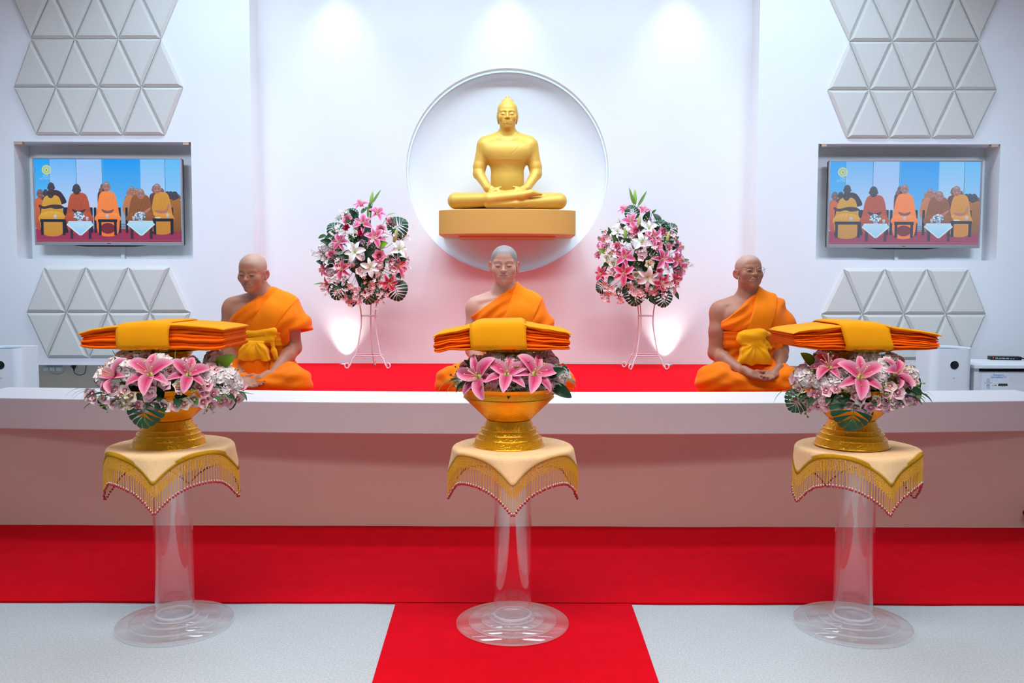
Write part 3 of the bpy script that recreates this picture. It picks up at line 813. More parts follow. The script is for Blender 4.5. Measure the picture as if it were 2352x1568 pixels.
# ------------------------------------------------------------------ acrylic pedestals, beaded cloths, gold bowls, folded robes
M['tube'] = thin_glass('clear_acrylic_tube', (.985, .988, .992, 1), 1.3, .03, .005)
M['disc'] = thin_glass('clear_acrylic_disc', (.985, .988, .992, 1), 1.0, .05, .035)
M['edge'] = thin_glass('frosted_acrylic_edge', (.9, .92, .96, 1), 2.5, .1, .38)
def goldmat(name, col, rough, scale, strength):
    m = mat(name, col, rough, metal=0.6, var=0.05, vscale=30)
    N, L = nodes(m); b = N['Principled BSDF']
    tc = N.new('ShaderNodeTexCoord'); v = N.new('ShaderNodeTexVoronoi'); v.inputs['Scale'].default_value = scale; v.feature = 'SMOOTH_F1'
    n = N.new('ShaderNodeTexNoise'); n.inputs['Scale'].default_value = scale*2.2
    ad = N.new('ShaderNodeMath'); ad.operation = 'ADD'
    L.new(tc.outputs['Object'], v.inputs['Vector']); L.new(tc.outputs['Object'], n.inputs['Vector'])
    L.new(v.outputs['Distance'], ad.inputs[0]); L.new(n.outputs['Fac'], ad.inputs[1])
    bp = N.new('ShaderNodeBump'); bp.inputs['Strength'].default_value = strength; bp.inputs['Distance'].default_value = .003
    L.new(ad.outputs[0], bp.inputs['Height']); L.new(bp.outputs[0], b.inputs['Normal'])
    return m
M['gold'] = goldmat('hammered_gold', S(250, 184, 26), .26, 90, .55)
M['goldrim'] = mat('polished_gold_rim', S(240, 190, 60), .22, metal=1.0)
M['goldbowl'] = goldmat('brushed_gold', S(250, 172, 20), .32, 160, .25)
M['cloth'] = mat('cream_lace_cloth', attr=True, rough=.85, bump=.9, bscale=520, spec=.15)
M['beadgold'] = mat('gold_glass_beads', S(232, 182, 52), .3, metal=.25)
M['beadred'] = mat('ruby_glass_beads', S(170, 8, 24), .12, spec=.8)
M['beadclear'] = mat('silver_glass_beads', S(222, 206, 190), .15, metal=.4)
M['fold'] = mat('orange_folded_cotton', S(248, 110, 4), .85, var=.05, vscale=20, bump=.2, bscale=600, spec=.15)
M['wrap'] = mat('saffron_folded_cotton', S(255, 172, 12), .8, var=.025, vscale=8, bump=.25, bscale=700, spec=.2)

def pxm(Y): return (at(1276, 1000, Y).x-at(1176, 1000, Y).x)/100
YP = atz(1177, 1434, .006).y
SP = pxm(YP)*1.0
TAB = {}
def pedestal(name, label, px, py):
    b0 = atz(px, py, .006); t = thing('acrylic_pedestal', label, 'pedestal', (b0.x, b0.y, .0095), group=None)
    s = (atz(px+100, py, .006).x-b0.x)/100
    ztop = at(1168, 1023, b0.y).z-.0095
    z = 0.0
    for k, (r, th) in enumerate(((128.5, .0080), (100, .0075), (71.5, .0075), (51.4, .0075))):
        b = MB(); b.lathe([(0.0005, z), (r*s-.001, z), (r*s, z+.001), (r*s, z+th-.001), (r*s-.001, z+th), (0.0005, z+th)], 96)
        o = b.obj('base_disc', M['disc'], t, smooth=True, angle=50)
        e = MB(); e.lathe([(r*s+.0003, z+.0008), (r*s+.0003, z+th-.0008)], 96); e.obj('disc_edge', M['edge'], o, smooth=True)
        z += th+.0002
    r = 42.7*s
    MB().lathe([(r, z), (r, ztop-.012), (r-.004, ztop-.012), (r-.004, z)], 72, close=True).obj('tube', M['tube'], t, smooth=True, angle=40)
    MB().lathe([(r+.0006, z), (r+.0006, z+.006), (r-.0046, z+.006), (r-.0046, z)], 72, close=True).obj('tube_foot', M['edge'], t, smooth=True, angle=40)
    MB().lathe([(0.0005, ztop-.0115), (.193, ztop-.0115), (.193, ztop-.0025), (0.0005, ztop-.0025)], 72).obj('top_disc', M['disc'], t, smooth=True, angle=40)
    return b0, ztop+.0095
def bead_cloth(label, c, zt, ang, seed, trim):
    """square cloth over the round top: top, drooping corners, bead fringe all round"""
    rg = random.Random(seed)
    t = thing('beaded_tablecloth', label, 'tablecloth', (c.x, c.y, zt))
    Rr, a = .196, .213; n = 192; m = 26
    cream, gold, pale = np.array(S(250, 214, 164)[:3]), np.array(S(190, 142, 20)[:3]), np.array(S(248, 222, 186)[:3])
    def Lr(th):
        q = ((th-ang+PI/4) % (PI/2))-PI/4
        return min(a/math.cos(q-PI/4 if q > 0 else q+PI/4), a*1.385)
    def pos(th, sarc, L):
        fil = .012
        if sarc < Rr: r, z = sarc, 0
        else:
            e = sarc-Rr
            if e < fil*PI/2: r, z = Rr+fil*math.sin(e/fil), -(fil-fil*math.cos(e/fil))
            else:
                d = e-fil*PI/2; r, z = Rr+fil+d*.10, -fil-d
        w = max(0, (sarc-Rr))*.10*math.sin(th*8-ang*8+seed)
        return Vector(((r+w)*math.cos(th), (r+w)*math.sin(th), z))
    v = []; cl = []; f = []
    for j in range(m+1):
        for k in range(n):
            th = 2*PI*k/n+ang+PI/4; L = Lr(th); s_ = L*(j/m)**.75
            v.append(pos(th, s_, L))
            e = L-s_
            if trim: mixf = 1 if e < .014 else 0
            else: mixf = max(0, min(1, (.016-e)/.014))*.8
            sp = .12 if rg.random() < .10 and s_ > Rr*.85 else 0
            cl.append(tuple(cream*(1-mixf-sp)+gold*mixf+pale*sp*.5))
    for j in range(m):
        for k in range(n): f.append((j*n+k, (j+1)*n+k, (j+1)*n+(k+1) % n, j*n+(k+1) % n))
    b = MB(); b.v = v; b.f = f; b.c = cl
    o = b.obj('cloth', M['cloth'], t, smooth=True, cols=True)
    sd_ = o.modifiers.new('t', 'SOLIDIFY'); sd_.thickness = .0022; sd_.offset = 1
    # fringe
    g = MB(); rd = MB(); wh = MB()
    per = []; 
    for k in range(1441):
        th = 2*PI*k/1440+ang+PI/4; per.append((th, pos(th, Lr(th), Lr(th))))
    cum = [0]
    for k in range(1440): cum.append(cum[-1]+(per[k+1][1]-per[k][1]).length)
    N_ = int(cum[-1]/.0052); idx = 0
    tops = []
    for i in range(N_):
        d = cum[-1]*i/N_
        while cum[idx+1] < d: idx += 1
        tops.append(per[idx][1].copy())
    def bead(mb, p, r, h):
        mb.put([(p.x, p.y, p.z+h), (p.x+r, p.y, p.z), (p.x, p.y+r, p.z), (p.x-r, p.y, p.z), (p.x, p.y-r, p.z), (p.x, p.y, p.z-h)],
               [(0, 1, 2), (0, 2, 3), (0, 3, 4), (0, 4, 1), (5, 2, 1), (5, 3, 2), (5, 4, 3), (5, 1, 4)])
    Ln = .088
    for i, p in enumerate(tops):
        swx, swy = rg.uniform(-.0015, .0015), rg.uniform(-.0015, .0015)
        q = 26 if i % 2 == 0 else 12
        for k in range(q):
            z = Ln*(k+.5)/27
            nxt = tops[(i+1) % N_]; prv = tops[i-1]
            w = .42*math.sin(k*1.1) if k < 13 else 0.0
            x = p.x+(nxt.x-p.x)*abs(w)+swx*z/Ln; y = p.y+(nxt.y-p.y)*abs(w)+swy*z/Ln
            bead(g, Vector((x, y, p.z-z)), .0023 if k < 14 else .0017, .0023)
        if i % 2 == 0:
            e = Vector((p.x+swx, p.y+swy, p.z-Ln-.002))
            wh.ball(e+Vector((0, 0, .001)), .0031, 6, 4); rd.ball(e-Vector((0, 0, .0045)), .0042, 8, 6)
    g.obj('bead_fringe', M['beadgold'], t)['kind'] = 'stuff'
    wh.obj('clear_beads', M['beadclear'], t, smooth=True)['kind'] = 'stuff'
    rd.obj('red_beads', M['beadred'], t, smooth=True)['kind'] = 'stuff'
    return t
BOWL = {}
def bowl_set(key, label_b, label_t, px):
    c, zt = TAB[key]; s = SP
    x = at(px, 1022, c.y).x
    Zp = lambda y: at(px, y, c.y).z-zt-.0006
    prof = lambda L: [(max(r*s, .0005), Zp(y)+.0015) for r, y in L]
    t = thing('offering_bowl', label_b, 'bowl', (x, c.y, zt+.0014))
    MB().lathe(prof([(0, 1023), (81, 1023), (79.5, 1018), (76, 1006.5), (71, 1004.5), (70, 1003), (69, 995), (64.5, 993.3), (63.5, 992), (62.5, 984.5), (59, 982.8), (58, 981.5), (51, 963.5), (0, 963.4)]), 96).obj('foot', M['gold'], t, smooth=True, angle=30)
    for r, y, tr in ((81.3, 1021.6, 1.7), (75.8, 1005.4, 1.25), (69.6, 994.4, 1.25), (63.2, 983.6, 1.25)):
        z0 = Zp(y)+.0015; R0 = r*s; rr = tr*s
        MB().lathe([(R0+rr*math.cos(2*PI*k/10), z0+rr*math.sin(2*PI*k/10)) for k in range(10)], 96, close=True).obj('rim_bead', M['goldrim'], t, smooth=True)
    MB().lathe(prof([(0, 963), (49, 963), (52, 961.6), (54.5, 959.5), (101.5, 914), (102.8, 910), (103.6, 899), (106, 897), (122, 888), (123, 886.5), (121, 886), (104, 895.5), (100, 897.5), (97, 913), (50, 950), (0, 951)]), 96).obj('bowl', M['goldbowl'], t, smooth=True, angle=28)
    MB().lathe(prof([(102.6, 913.6), (104.0, 912.6), (104.2, 911.2), (103.0, 910.2)]), 96, close=True).obj('rim_bead', M['goldrim'], t, smooth=True)
    zb = Zp(950)+.0015
    t2 = thing('pedestal_tray', label_t, 'tray', (x, c.y, zt+.0006+zb+.002))
    pr2 = lambda L: [(max(r*s, .0005), Zp(y)+.0015-zb-.002+.002) for r, y in L]
    MB().lathe(pr2([(0, 950), (46, 950), (46, 945), (32, 905), (28, 870), (34, 848), (47, 827), (57, 808.5), (58, 806), (0, 806)]), 72).obj('stem', M['gold'], t2, smooth=True, angle=30)
    MB().lathe(pr2([(0, 806), (80, 805.5), (86, 803.5), (92, 799.5), (97, 797.6), (97.6, 796.4), (96, 796.2), (90, 798.2), (84, 801), (0, 801.8)]), 96).obj('plate', M['goldrim'], t2, smooth=True, angle=30)
    BOWL[key] = (Vector((x, c.y, 0)), px)
    return x, c.y, at(px, 800.2, c.y).z+.004

def curve(pts, x):
    if x <= pts[0][0]: return pts[0][1]
    for (a, ya), (b, yb) in zip(pts[:-1], pts[1:]):
        if x <= b:
            q = (x-a)/(b-a); q = q*q*(3-2*q)*.6+q*.4; return ya+(yb-ya)*q
    return pts[-1][1]
def folded_robes(label, px, Y, zbase, top, bot, band, seed, nl=9, ends=()):
    rg = random.Random(seed); s = SP
    x0, x1 = top[0][0], top[-1][0]; cxp = (x0+x1)/2
    cx = at(cxp, 800, Y).x
    root = thing('folded_robes', label, 'folded robes', (cx, Y, zbase))
    D = .134
    Zt = lambda x: at(cxp, curve(top, x), Y-.10).z-zbase
    zlow = at(cxp, max(b for a, b in bot), Y-.10).z-zbase
    Zb = lambda x: max(at(cxp, curve(bot, x), Y-.10).z-zbase, .0)+(.0) if False else at(cxp, curve(bot, x), Y-.10).z-zbase-zlow*0
    sh = -min(Zb(x0+(x1-x0)*k/60) for k in range(15, 46))
    def slab(name, m, xa, xb, fa, fb, yf, yb, parent, wob, ph, lift=0.0, endr=.005, nx=52, front=True):
        """one folded layer between height fractions fa and fb; rounded long edges and ends"""
        b = MB(); v = []; f = []; ns = 14
        Ls = (xb-xa)*s; en = [q*endr/Ls for q in (0, .04, .14, .30, .52, .78, 1.0)]
        us = en+[en[-1]+(1-2*en[-1])*k/(nx-12) for k in range(1, nx-12)]+[1-q for q in reversed(en)]
        for i, u in enumerate(us):
            x = xa+(xb-xa)*u
            zb_, zt_ = Zb(x)+sh, Zt(x)+sh*0
            zt_ = max(zt_, zb_+.02)
            lo = zb_+(zt_-zb_)*fa; hi = zb_+(zt_-zb_)*fb
            e = min(u, 1-u)*(xb-xa)*s/endr
            rnd_ = math.sqrt(max(0.0, 1-(1-min(e, 1))**2)) if e < 1 else 1.0
            mid = (lo+hi)/2+lift; hh = (hi-lo)/2*max(rnd_, .5)
            w1 = wob*math.sin(x*.045+ph)+wob*.6*math.sin(x*.11+ph*2.3)
            for k in range(ns):
                a = 2*PI*k/ns; ca, sa = math.cos(a), math.sin(a)
                yy = (yf+yb)/2+(yb-yf)/2*(abs(ca)**.25)*(1 if ca > 0 else -1)
                zz = mid+hh*(abs(sa)**.45)*(1 if sa > 0 else -1)+w1*(1 if ca < 0 else .3)
                if ca < 0: yy += .002*math.sin(x*.07+ph*1.7)
                v.append(((x-cxp)*s*(1+.0), yy, zz))
        nx = len(us)-1
        for i in range(nx):
            for k in range(ns): f.append((i*ns+k, (i+1)*ns+k, (i+1)*ns+(k+1) % ns, i*ns+(k+1) % ns))
        f.append(tuple(range(ns))); f.append(tuple(nx*ns+k for k in range(ns-1, -1, -1)))
        o = b.put(v, f).obj(name, m, parent, smooth=True, angle=60)
        return o
    for k in range(nl):
        fa, fb = .92*k/nl, .92*(k+1)/nl
        g = -.12*(fb-fa)
        ins = lambda: rg.uniform(1, 6)
        slab('fold', M['fold'], x0+ins(), x1-ins(), fa+g, fb-g, -D+rg.uniform(0, .012), D-rg.uniform(0, .01), root, .0012, rg.uniform(0, 6))
    slab('inner_fold', M['fold'], x0+7, x1-7, .03, .93, -D+.016, D-.012, root, .0, 0.0, endr=.012)
    slab('top_cover', M['wrap'], x0, x1, .86, 1.0, -D-.004, D+.003, root, .0006, 1.0, endr=.010)
    for xa_, xb_, fa_, fb_, mm in ends: slab('end_fold', M[mm], xa_, xb_, fa_, fb_, -D-.004, D+.001, root, .0006, 2.0, endr=.016, nx=26)
    # wrap band round the middle
    xa, xb, dx = band
    b = MB(); v = []; f = []; nx = 14; ns = 28
    for i in range(nx+1):
        u = i/nx; x = xa+(xb-xa)*u
        zb_, zt_ = Zb((x))+sh-.002, Zt(x)+.0045
        w, h = D+.0085, (zt_-zb_)/2; zc = (zt_+zb_)/2
        thin = .0 if 0 < i < nx else .003
        for k in range(ns):
            a = 2*PI*k/ns; ca, sa = math.cos(a), math.sin(a)
            y_ = (w-thin)*(abs(ca)**.22)*(1 if ca > 0 else -1); z_ = zc+(h-thin)*(abs(sa)**.42)*(1 if sa > 0 else -1)
            sk = dx*(z_-zb_)/(zt_-zb_)
            v.append(((x+sk-cxp)*s+.0015*math.sin(k*1.3+i*.4)*(1 if i in (0, nx) else .2), y_, max(z_, .0005 if False else -1)))
    for i in range(nx):
        for k in range(ns): f.append((i*ns+k, (i+1)*ns+k, (i+1)*ns+(k+1) % ns, i*ns+(k+1) % ns))
    o = b.put(v, f).obj('wrap_band', M['wrap'], root, smooth=True, angle=60)
    md = o.modifiers.new('t', 'SOLIDIFY'); md.thickness = .003; md.offset = -1
    # lift everything to rest on the tray
    return root
for key, lab, px, py in (('l', 'left clear acrylic pedestal with stepped round base, on the pale carpet', 403, 1431), ('m', 'middle clear acrylic pedestal with stepped round base, on the red runner', 1177, 1433), ('r', 'right clear acrylic pedestal with stepped round base, on the pale carpet', 1957.5, 1434)):
    TAB[key] = pedestal('acrylic_pedestal', lab, px, py)
def towards(c, off): return math.atan2(-c.y, -c.x)+off
for key, lab, off, sd_, trim in (('l', 'cream beaded cloth with gold edging, on the left acrylic pedestal', -R(15), 1, True), ('m', 'cream beaded cloth with red bead tips, on the middle acrylic pedestal', 0.0, 2, False), ('r', 'cream beaded cloth with gold edging, on the right acrylic pedestal', R(29), 3, True)):
    c, zt = TAB[key]; bead_cloth(lab, c, zt, towards(c, off), sd_, trim)
TR = {}
for key, n_, px in (('l', 'left', 389), ('m', 'middle', 1168.3), ('r', 'right', 1955)):
    TR[key] = bowl_set(key, 'gold footed bowl holding flowers on the %s pedestal' % n_, 'gold footed tray standing in the %s bowl, under the folded robes' % n_, px)
folded_robes('saffron robes folded flat with a wide wrap, level and square-ended, on the left tray', 385, TR['l'][1], TR['l'][2], [(225, 763), (258, 753), (310, 746), (380, 741), (430, 741), (480, 743), (520, 747), (545, 752)], [(225, 792), (232, 795), (246, 798), (290, 801), (480, 802), (520, 802), (536, 799), (545, 795)], (309, 424, 3), 4, nl=6, ends=())
folded_robes('saffron robes folded with a wide raised wrap, both ends sagging, on the middle tray', 1154, TR['m'][1], TR['m'][2], [(1002, 771), (1016, 763), (1050, 756), (1085, 748), (1110, 741), (1200, 739), (1215, 744), (1250, 751), (1290, 757), (1306, 763)], [(1002, 802), (1008, 805), (1016, 806), (1042, 800), (1090, 799), (1200, 799), (1282, 799), (1298, 798), (1306, 796)], (1086, 1208, -2), 9, nl=8, ends=())
folded_robes('saffron robes folded with a slanting wrap, domed in the middle, on the right tray', 1955, TR['r'][1], TR['r'][2], [(1792, 763), (1806, 757), (1840, 752), (1900, 745), (1930, 742), (1990, 743), (2020, 749), (2070, 756), (2104, 763), (2117, 768)], [(1792, 790), (1799, 794), (1812, 798), (1850, 802), (1900, 802), (2000, 802), (2094, 802), (2109, 801), (2117, 798)], (1910, 2014, -16), 13, nl=9, ends=())
# ------------------------------------------------------------------ flowers
M['petal'] = mat('silk_petal', attr=True, rough=.6, spec=.25, sss=0.0)
M['leafm'] = mat('glossy_leaf', attr=True, rough=.38, spec=.45)
M['stemm'] = mat('green_stem', S(96, 130, 60), .6)
M['foam'] = mat('dark_moss_base', S(44, 68, 46), .95, bump=.8, bscale=120)
c3 = lambda r, g, b: np.array(S(r, g, b)[:3])
def petal(mb, L_, W, e0, e1, cup, colfn, M4=None, nu=7, nv=4, p=.8, twist=0.0, tip=1.0, ruf=0.0, rs=0.0):
    v = []; f = []; c = []; x = z = 0.0
    for i in range(nu+1):
        t = 1-(1-i/nu)**1.5
        if i:
            tp_ = 1-(1-(i-1)/nu)**1.5; e = e0+(e1-e0)*(((t+tp_)/2)**1.1); x += L_*(t-tp_)*math.cos(e); z += L_*(t-tp_)*math.sin(e)
        w = W*.5*(math.sin(PI*min(t, 1)**p)**.75*(1-.0*t)+.10*(1-t)) if t < 1 else W*.02*tip
        e = e0+(e1-e0)*t
        for j in range(nv+1):
            s = -1+2*j/nv
            up = cup*s*s*w+ruf*math.sin(s*7+t*5+rs)*t*w
            v.append((x-up*math.sin(e), s*w, z+up*math.cos(e)+twist*s*w*t)); c.append(tuple(colfn(t, s)))
    for i in range(nu):
        for j in range(nv): a = i*(nv+1)+j; f.append((a, a+nv+1, a+nv+2, a+1))
    mb.put(v, f, c, M4)
def Rz(a): return Matrix.Rotation(a, 4, 'Z')
def Ry(a): return Matrix.Rotation(a, 4, 'Y')
def Rx(a): return Matrix.Rotation(a, 4, 'X')
ME = {}
def keep(name, mb, m):
    """mesh data shared by alike flowers"""
    me = bpy.data.meshes.new(name); me.from_pydata([tuple(p) for p in mb.v], [], mb.f)
    a = me.color_attributes.new('Col', 'FLOAT_COLOR', 'POINT')
    a.data.foreach_set('color', np.asarray([(c[0], c[1], c[2], 1.0) for c in mb.c], dtype=np.float32).ravel())
    me.polygons.foreach_set('use_smooth', [True]*len(me.polygons)); me.materials.append(m); ME[name] = me; return me
def lerp3(a, b, t): return a*(1-t)+b*t
def lilycol(edge, mid, deep, throat, dots=True):
    def fn(t, s):
        a = abs(s); k = math.exp(-(a/.66)**2)*max(0, 1-((t-.38)/.56)**2)
        c = lerp3(edge, mid, min(1, max(0, 1.15-a*.9-t*.35))); c = lerp3(c, deep, min(1, k*1.15))
        c = lerp3(c, throat, max(0, 1-t/.16)*.85)
        if t > .8: c = lerp3(c, edge, (t-.8)*2.2)
        return c
    return fn
LIL = {'pink': lilycol(c3(248, 196, 220), c3(232, 122, 172), c3(200, 40, 104), c3(206, 176, 120)),
       'deep': lilycol(c3(246, 176, 200), c3(232, 100, 146), c3(202, 30, 80), c3(226, 150, 130)),
       'white': lilycol(c3(248, 248, 248), c3(246, 247, 246), c3(236, 240, 232), c3(190, 206, 130))}
for k_, fn in LIL.items():
    b = MB(); petal(b, .088, .043, R(52), R(-38), .55, fn, nu=9, p=.85); keep('lily_petal_'+k_+'_wide', b, M['petal'])
    b = MB(); petal(b, .086, .029, R(50), R(-42), .50, fn, nu=9, p=.85); keep('lily_petal_'+k_+'_narrow', b, M['petal'])
def stamens(fil, anth, pist):
    b = MB()
    for k in range(6):
        a = 2*PI*k/6+.3; L_ = .064
        pts = [Vector((math.cos(a)*r*(L_), math.sin(a)*r*L_, z*L_)) for r, z in ((0, .05), (.07, .4), (.20, .75), (.36, .98))]
        b.tube(pts, [.0013, .0011, .0009, .0008], 5, c=tuple(fil)); b.ball(pts[-1], .0026, 6, 4, c=tuple(anth), sc=(1.6, 1, .8))
    b.tube([(0, 0, 0), (.002, 0, .04), (.006, .002, .078)], [.0022, .0015, .0014], 6, c=tuple(pist)); b.ball((.006, .002, .079), .0032, 6, 4, c=tuple(pist))
    b.lathe([(.0005, -.012), (.006, -.008), (.011, .004), (.008, .008), (.0005, .006)], 10, c=tuple(c3(176, 190, 96)))
    return b
keep('stamens_pink', stamens(c3(232, 206, 160), c3(226, 190, 130), c3(240, 220, 196)), M['petal'])
keep('stamens_white', stamens(c3(206, 220, 150), c3(196, 160, 80), c3(206, 216, 150)), M['petal'])
def florets(mb, pos, r, cols, n=5, wid=1.0, M4=None):
    for k in range(n):
        petal(mb, r, r*wid, R(38), R(4), .25, cols, (M4 or Matrix())@Matrix.Translation(pos)@Rz(2*PI*k/n), nu=5, nv=2, p=.62)
# orchid: five petals and a magenta lip
def orchid(edge, mid, lipc):
    b = MB()
    fn = lambda t, s: lerp3(mid, edge, min(1, t*.8+abs(s)*.45))
    for k, (a, L_, W) in enumerate(((90, .019, .017), (18, .020, .023), (162, .020, .023), (-48, .018, .015), (-132, .018, .015))):
        petal(b, L_, W, R(48), R(2), .35, fn, Rz(R(a)), nu=6, nv=3, p=.65)
    lf = lambda t, s: lerp3(lipc, lerp3(lipc, edge, .5), t*.7)
    petal(b, .013, .013, R(70), R(-10), .9, lf, Rz(R(-90)), nu=4, nv=2, p=.6); petal(b, .009, .009, R(82), R(40), .8, lf, Rz(R(60)), nu=3, nv=2); petal(b, .009, .009, R(82), R(40), .8, lf, Rz(R(120)), nu=3, nv=2)
    b.ball((0, -.001, .006), .0032, 6, 4, c=tuple(c3(250, 226, 236)))
    return b
keep('orchid_blush', orchid(c3(252, 226, 232), c3(246, 170, 190), c3(206, 26, 84)), M['petal'])
keep('orchid_pink', orchid(c3(248, 200, 214), c3(238, 130, 164), c3(196, 20, 70)), M['petal'])
keep('orchid_cream', orchid(c3(252, 242, 232), c3(250, 220, 206), c3(196, 16, 70)), M['petal'])
# hydrangea head of small white florets
r_ = random.Random(3); b = MB()
for k in range(34):
    z = 1-1.4*k/34; a = k*2.39996; q = math.sqrt(max(0, 1-z*z)); d = Vector((q*math.cos(a), q*math.sin(a), z))
    M_ = Matrix.Translation(d*.027) @ d.to_track_quat('Z', 'Y').to_matrix().to_4x4() @ Rz(r_.random()*6) @ Rx(r_.uniform(-.35, .35)) @ Ry(r_.uniform(-.35, .35))
    cc = c3(250, 248, 250) if r_.random() < .75 else c3(244, 224, 232)
    florets(b, (0, 0, 0), .0150, lambda t, s, cc=cc: lerp3(c3(226, 226, 200), cc, min(1, t*2.5)), 4, 1.05, M4=M_)
b.ball((0, 0, 0), .0250, 12, 8, c=tuple(c3(214, 216, 196)))
keep('hydrangea', b, M['petal'])
# rose: wrapped cup of petals
def rose(outer, inner):
    b = MB()
    for ring, (n, L_, W, e0, e1, r0) in enumerate(((3, .022, .02, 86, 108, .001), (4, .026, .026, 80, 92, .004), (5, .030, .030, 68, 62, .007), (6, .032, .034, 56, 40, .008), (6, .033, .035, 40, 6, .008))):
        for k in range(n):
            fn = lambda t, s, ring=ring: lerp3(lerp3(inner, outer, min(1, ring/3.2)), outer*.5+.5*np.ones(3)*.9, max(0, t-.55)*.5)
            petal(b, L_, W, R(e0), R(e1), .55 if ring < 3 else .3, fn, Rz(2*PI*k/n+ring*.7) @ Matrix.Translation((r0, 0, 0)), nu=4, nv=3, p=.62)
    return b
keep('rose_pink', rose(c3(248, 160, 186), c3(228, 80, 128)), M['petal'])
keep('rose_cream', rose(c3(250, 236, 208), c3(240, 210, 150)), M['petal'])
keep('rose_white', rose(c3(250, 250, 236), c3(226, 232, 190)), M['petal'])
def carn(col, edge):
    b = MB(); q = random.Random(5)
    for ring, (n, L_, e0, e1) in enumerate(((5, .022, 84, 80), (7, .026, 68, 50), (8, .028, 48, 22), (8, .027, 26, -4))):
        for k in range(n):
            petal(b, L_, .02, R(e0), R(e1), .2, lambda t, s: lerp3(col, edge, max(0, t-.4)*1.2), Rz(2*PI*k/n+q.random()), nu=4, nv=4, p=.5, tip=18, ruf=.45, rs=q.random()*6)
    return b
keep('carnation_crimson', carn(c3(176, 8, 54), c3(206, 26, 76)), M['petal'])
keep('carnation_pink', carn(c3(246, 140, 166), c3(250, 190, 204)), M['petal'])
keep('carnation_purple', carn(c3(170, 96, 150), c3(206, 150, 196)), M['petal'])
# leaves
def leafmesh(L_, W, e0, e1, c0, c1, cup=.25, nu=9, p=.75):
    b = MB(); petal(b, L_, W, R(e0), R(e1), cup, lambda t, s: lerp3(lerp3(c0, c1, min(1, abs(s)*.8+.1)), c1*1.25, math.exp(-(s/.12)**2)*.6), nu=nu, nv=4, p=p); return b
keep('leaf_dark', leafmesh(.085, .042, 25, -30, c3(34, 70, 44), c3(26, 60, 36)), M['leafm'])
keep('leaf_mid', leafmesh(.075, .028, 25, -25, c3(70, 116, 58), c3(46, 92, 48)), M['leafm'])
keep('leaf_bright', leafmesh(.10, .060, 20, -20, c3(130, 168, 36), c3(96, 146, 30)), M['leafm'])
keep('leaf_long', leafmesh(.13, .020, 20, 5, c3(150, 196, 110), c3(110, 166, 80)), M['leafm'])
keep('grass_blade', leafmesh(.19, .0075, 30, -75, c3(120, 160, 70), c3(80, 126, 50), .4, 12), M['leafm'])
keep('bud_green', MB().lathe([(.0005, -.004), (.005, 0), (.0085, .018), (.0085, .036), (.005, .056), (.0008, .066)], 10, c=tuple(c3(150, 196, 96))), M['leafm'])
keep('bud_yellow', MB().lathe([(.0005, -.004), (.006, 0), (.0105, .02), (.0105, .042), (.006, .064), (.0008, .074)], 10, c=tuple(c3(196, 206, 130))), M['petal'])
keep('bud_white', MB().lathe([(.0005, -.004), (.005, 0), (.0085, .018), (.009, .036), (.006, .054), (.0008, .064)], 10, c=tuple(c3(240, 242, 226))), M['petal'])
def monstera():
    """heart-shaped leaf cut into broad round-ended lobes"""
    b = MB(); c0, c1 = c3(24, 66, 44), c3(36, 88, 52); N_ = 9
    for q in (-1, 1):
        for k in range(N_):
            # lobes fan out from the midrib between these outline angles
            a0, a1 = R(158-k*158/N_), R(158-(k+1)*158/N_); am = (a0+a1)/2
            rad = lambda a: .060*(1+.22*math.cos(a)*1.0-.10*math.cos(2*a))+.012*max(0, math.cos(a))**8
            base = Vector((.010+.055*max(0, math.cos(am)), 0, 0))
            v = []; c = []; f = []; n = 6
            for i in range(n+1):
                t = i/n
                gap = .0 if t < .5 else .055*((t-.5)/.5)
                for s in (0, .5, 1):
                    ss = gap+(1-2*gap)*s; a = a0+(a1-a0)*ss
                    tip = Vector((.022, 0, 0))+Vector((math.cos(a), q*math.sin(a), 0))*rad(a)*(1 if t < 1 else .97+.03*math.sin(PI*s))
                    p_ = base.lerp(tip, t); z = .010*math.sin(t*PI*.6)-.024*t*t-(.0 if s != .5 else .002)
                    v.append(p_+Vector((0, 0, z))); c.append(tuple(lerp3(c0, c1, .5+.5*math.sin(k*1.7+s*2))))
            for i in range(n):
                for s in range(2): o_ = i*3+s; f.append((o_, o_+3, o_+4, o_+1))
            b.put(v, f, c)
    b.tube([(-.03, 0, -.004), (.01, 0, .002), (.06, 0, .0), (.094, 0, -.020)], [.002, .0018, .0014, .0008], 5, c=tuple(c3(90, 130, 76)))
    return b
keep('monstera_leaf', monstera(), M['leafm'])
def sprig(col, n, spread, rad, star=False):
    b = MB(); q = random.Random(n)
    for k in range(n):
        p_ = Vector((q.uniform(-1, 1)*spread, q.uniform(-1, 1)*spread, q.uniform(.2, 1)*spread*1.6))
        b.tube([(0, 0, -.01), p_*.5+Vector((0, 0, .004)), p_], .0009, 4, c=tuple(c3(110, 140, 80)), cap=False)
        if star: florets(b, (0, 0, 0), rad, lambda t, s: lerp3(c3(246, 206, 206), col, min(1, t*1.6)), 5, .5, M4=Matrix.Translation(p_) @ Rx(q.uniform(-.7, .7)) @ Ry(q.uniform(-.7, .7)))
        else: b.ball(p_, rad, 6, 4, c=tuple(col))
    return b
keep('berry_sprig', sprig(c3(150, 160, 92), 5, .02, .0042), M['leafm'])
keep('filler_spray', sprig(c3(236, 240, 214), 14, .026, .0030), M['petal'])
keep('star_spray', sprig(c3(252, 242, 238), 7, .034, .0180, True), M['petal'])
keep('orchid_spray', sprig(c3(248, 206, 220), 7, .034, .0150, True), M['petal'])

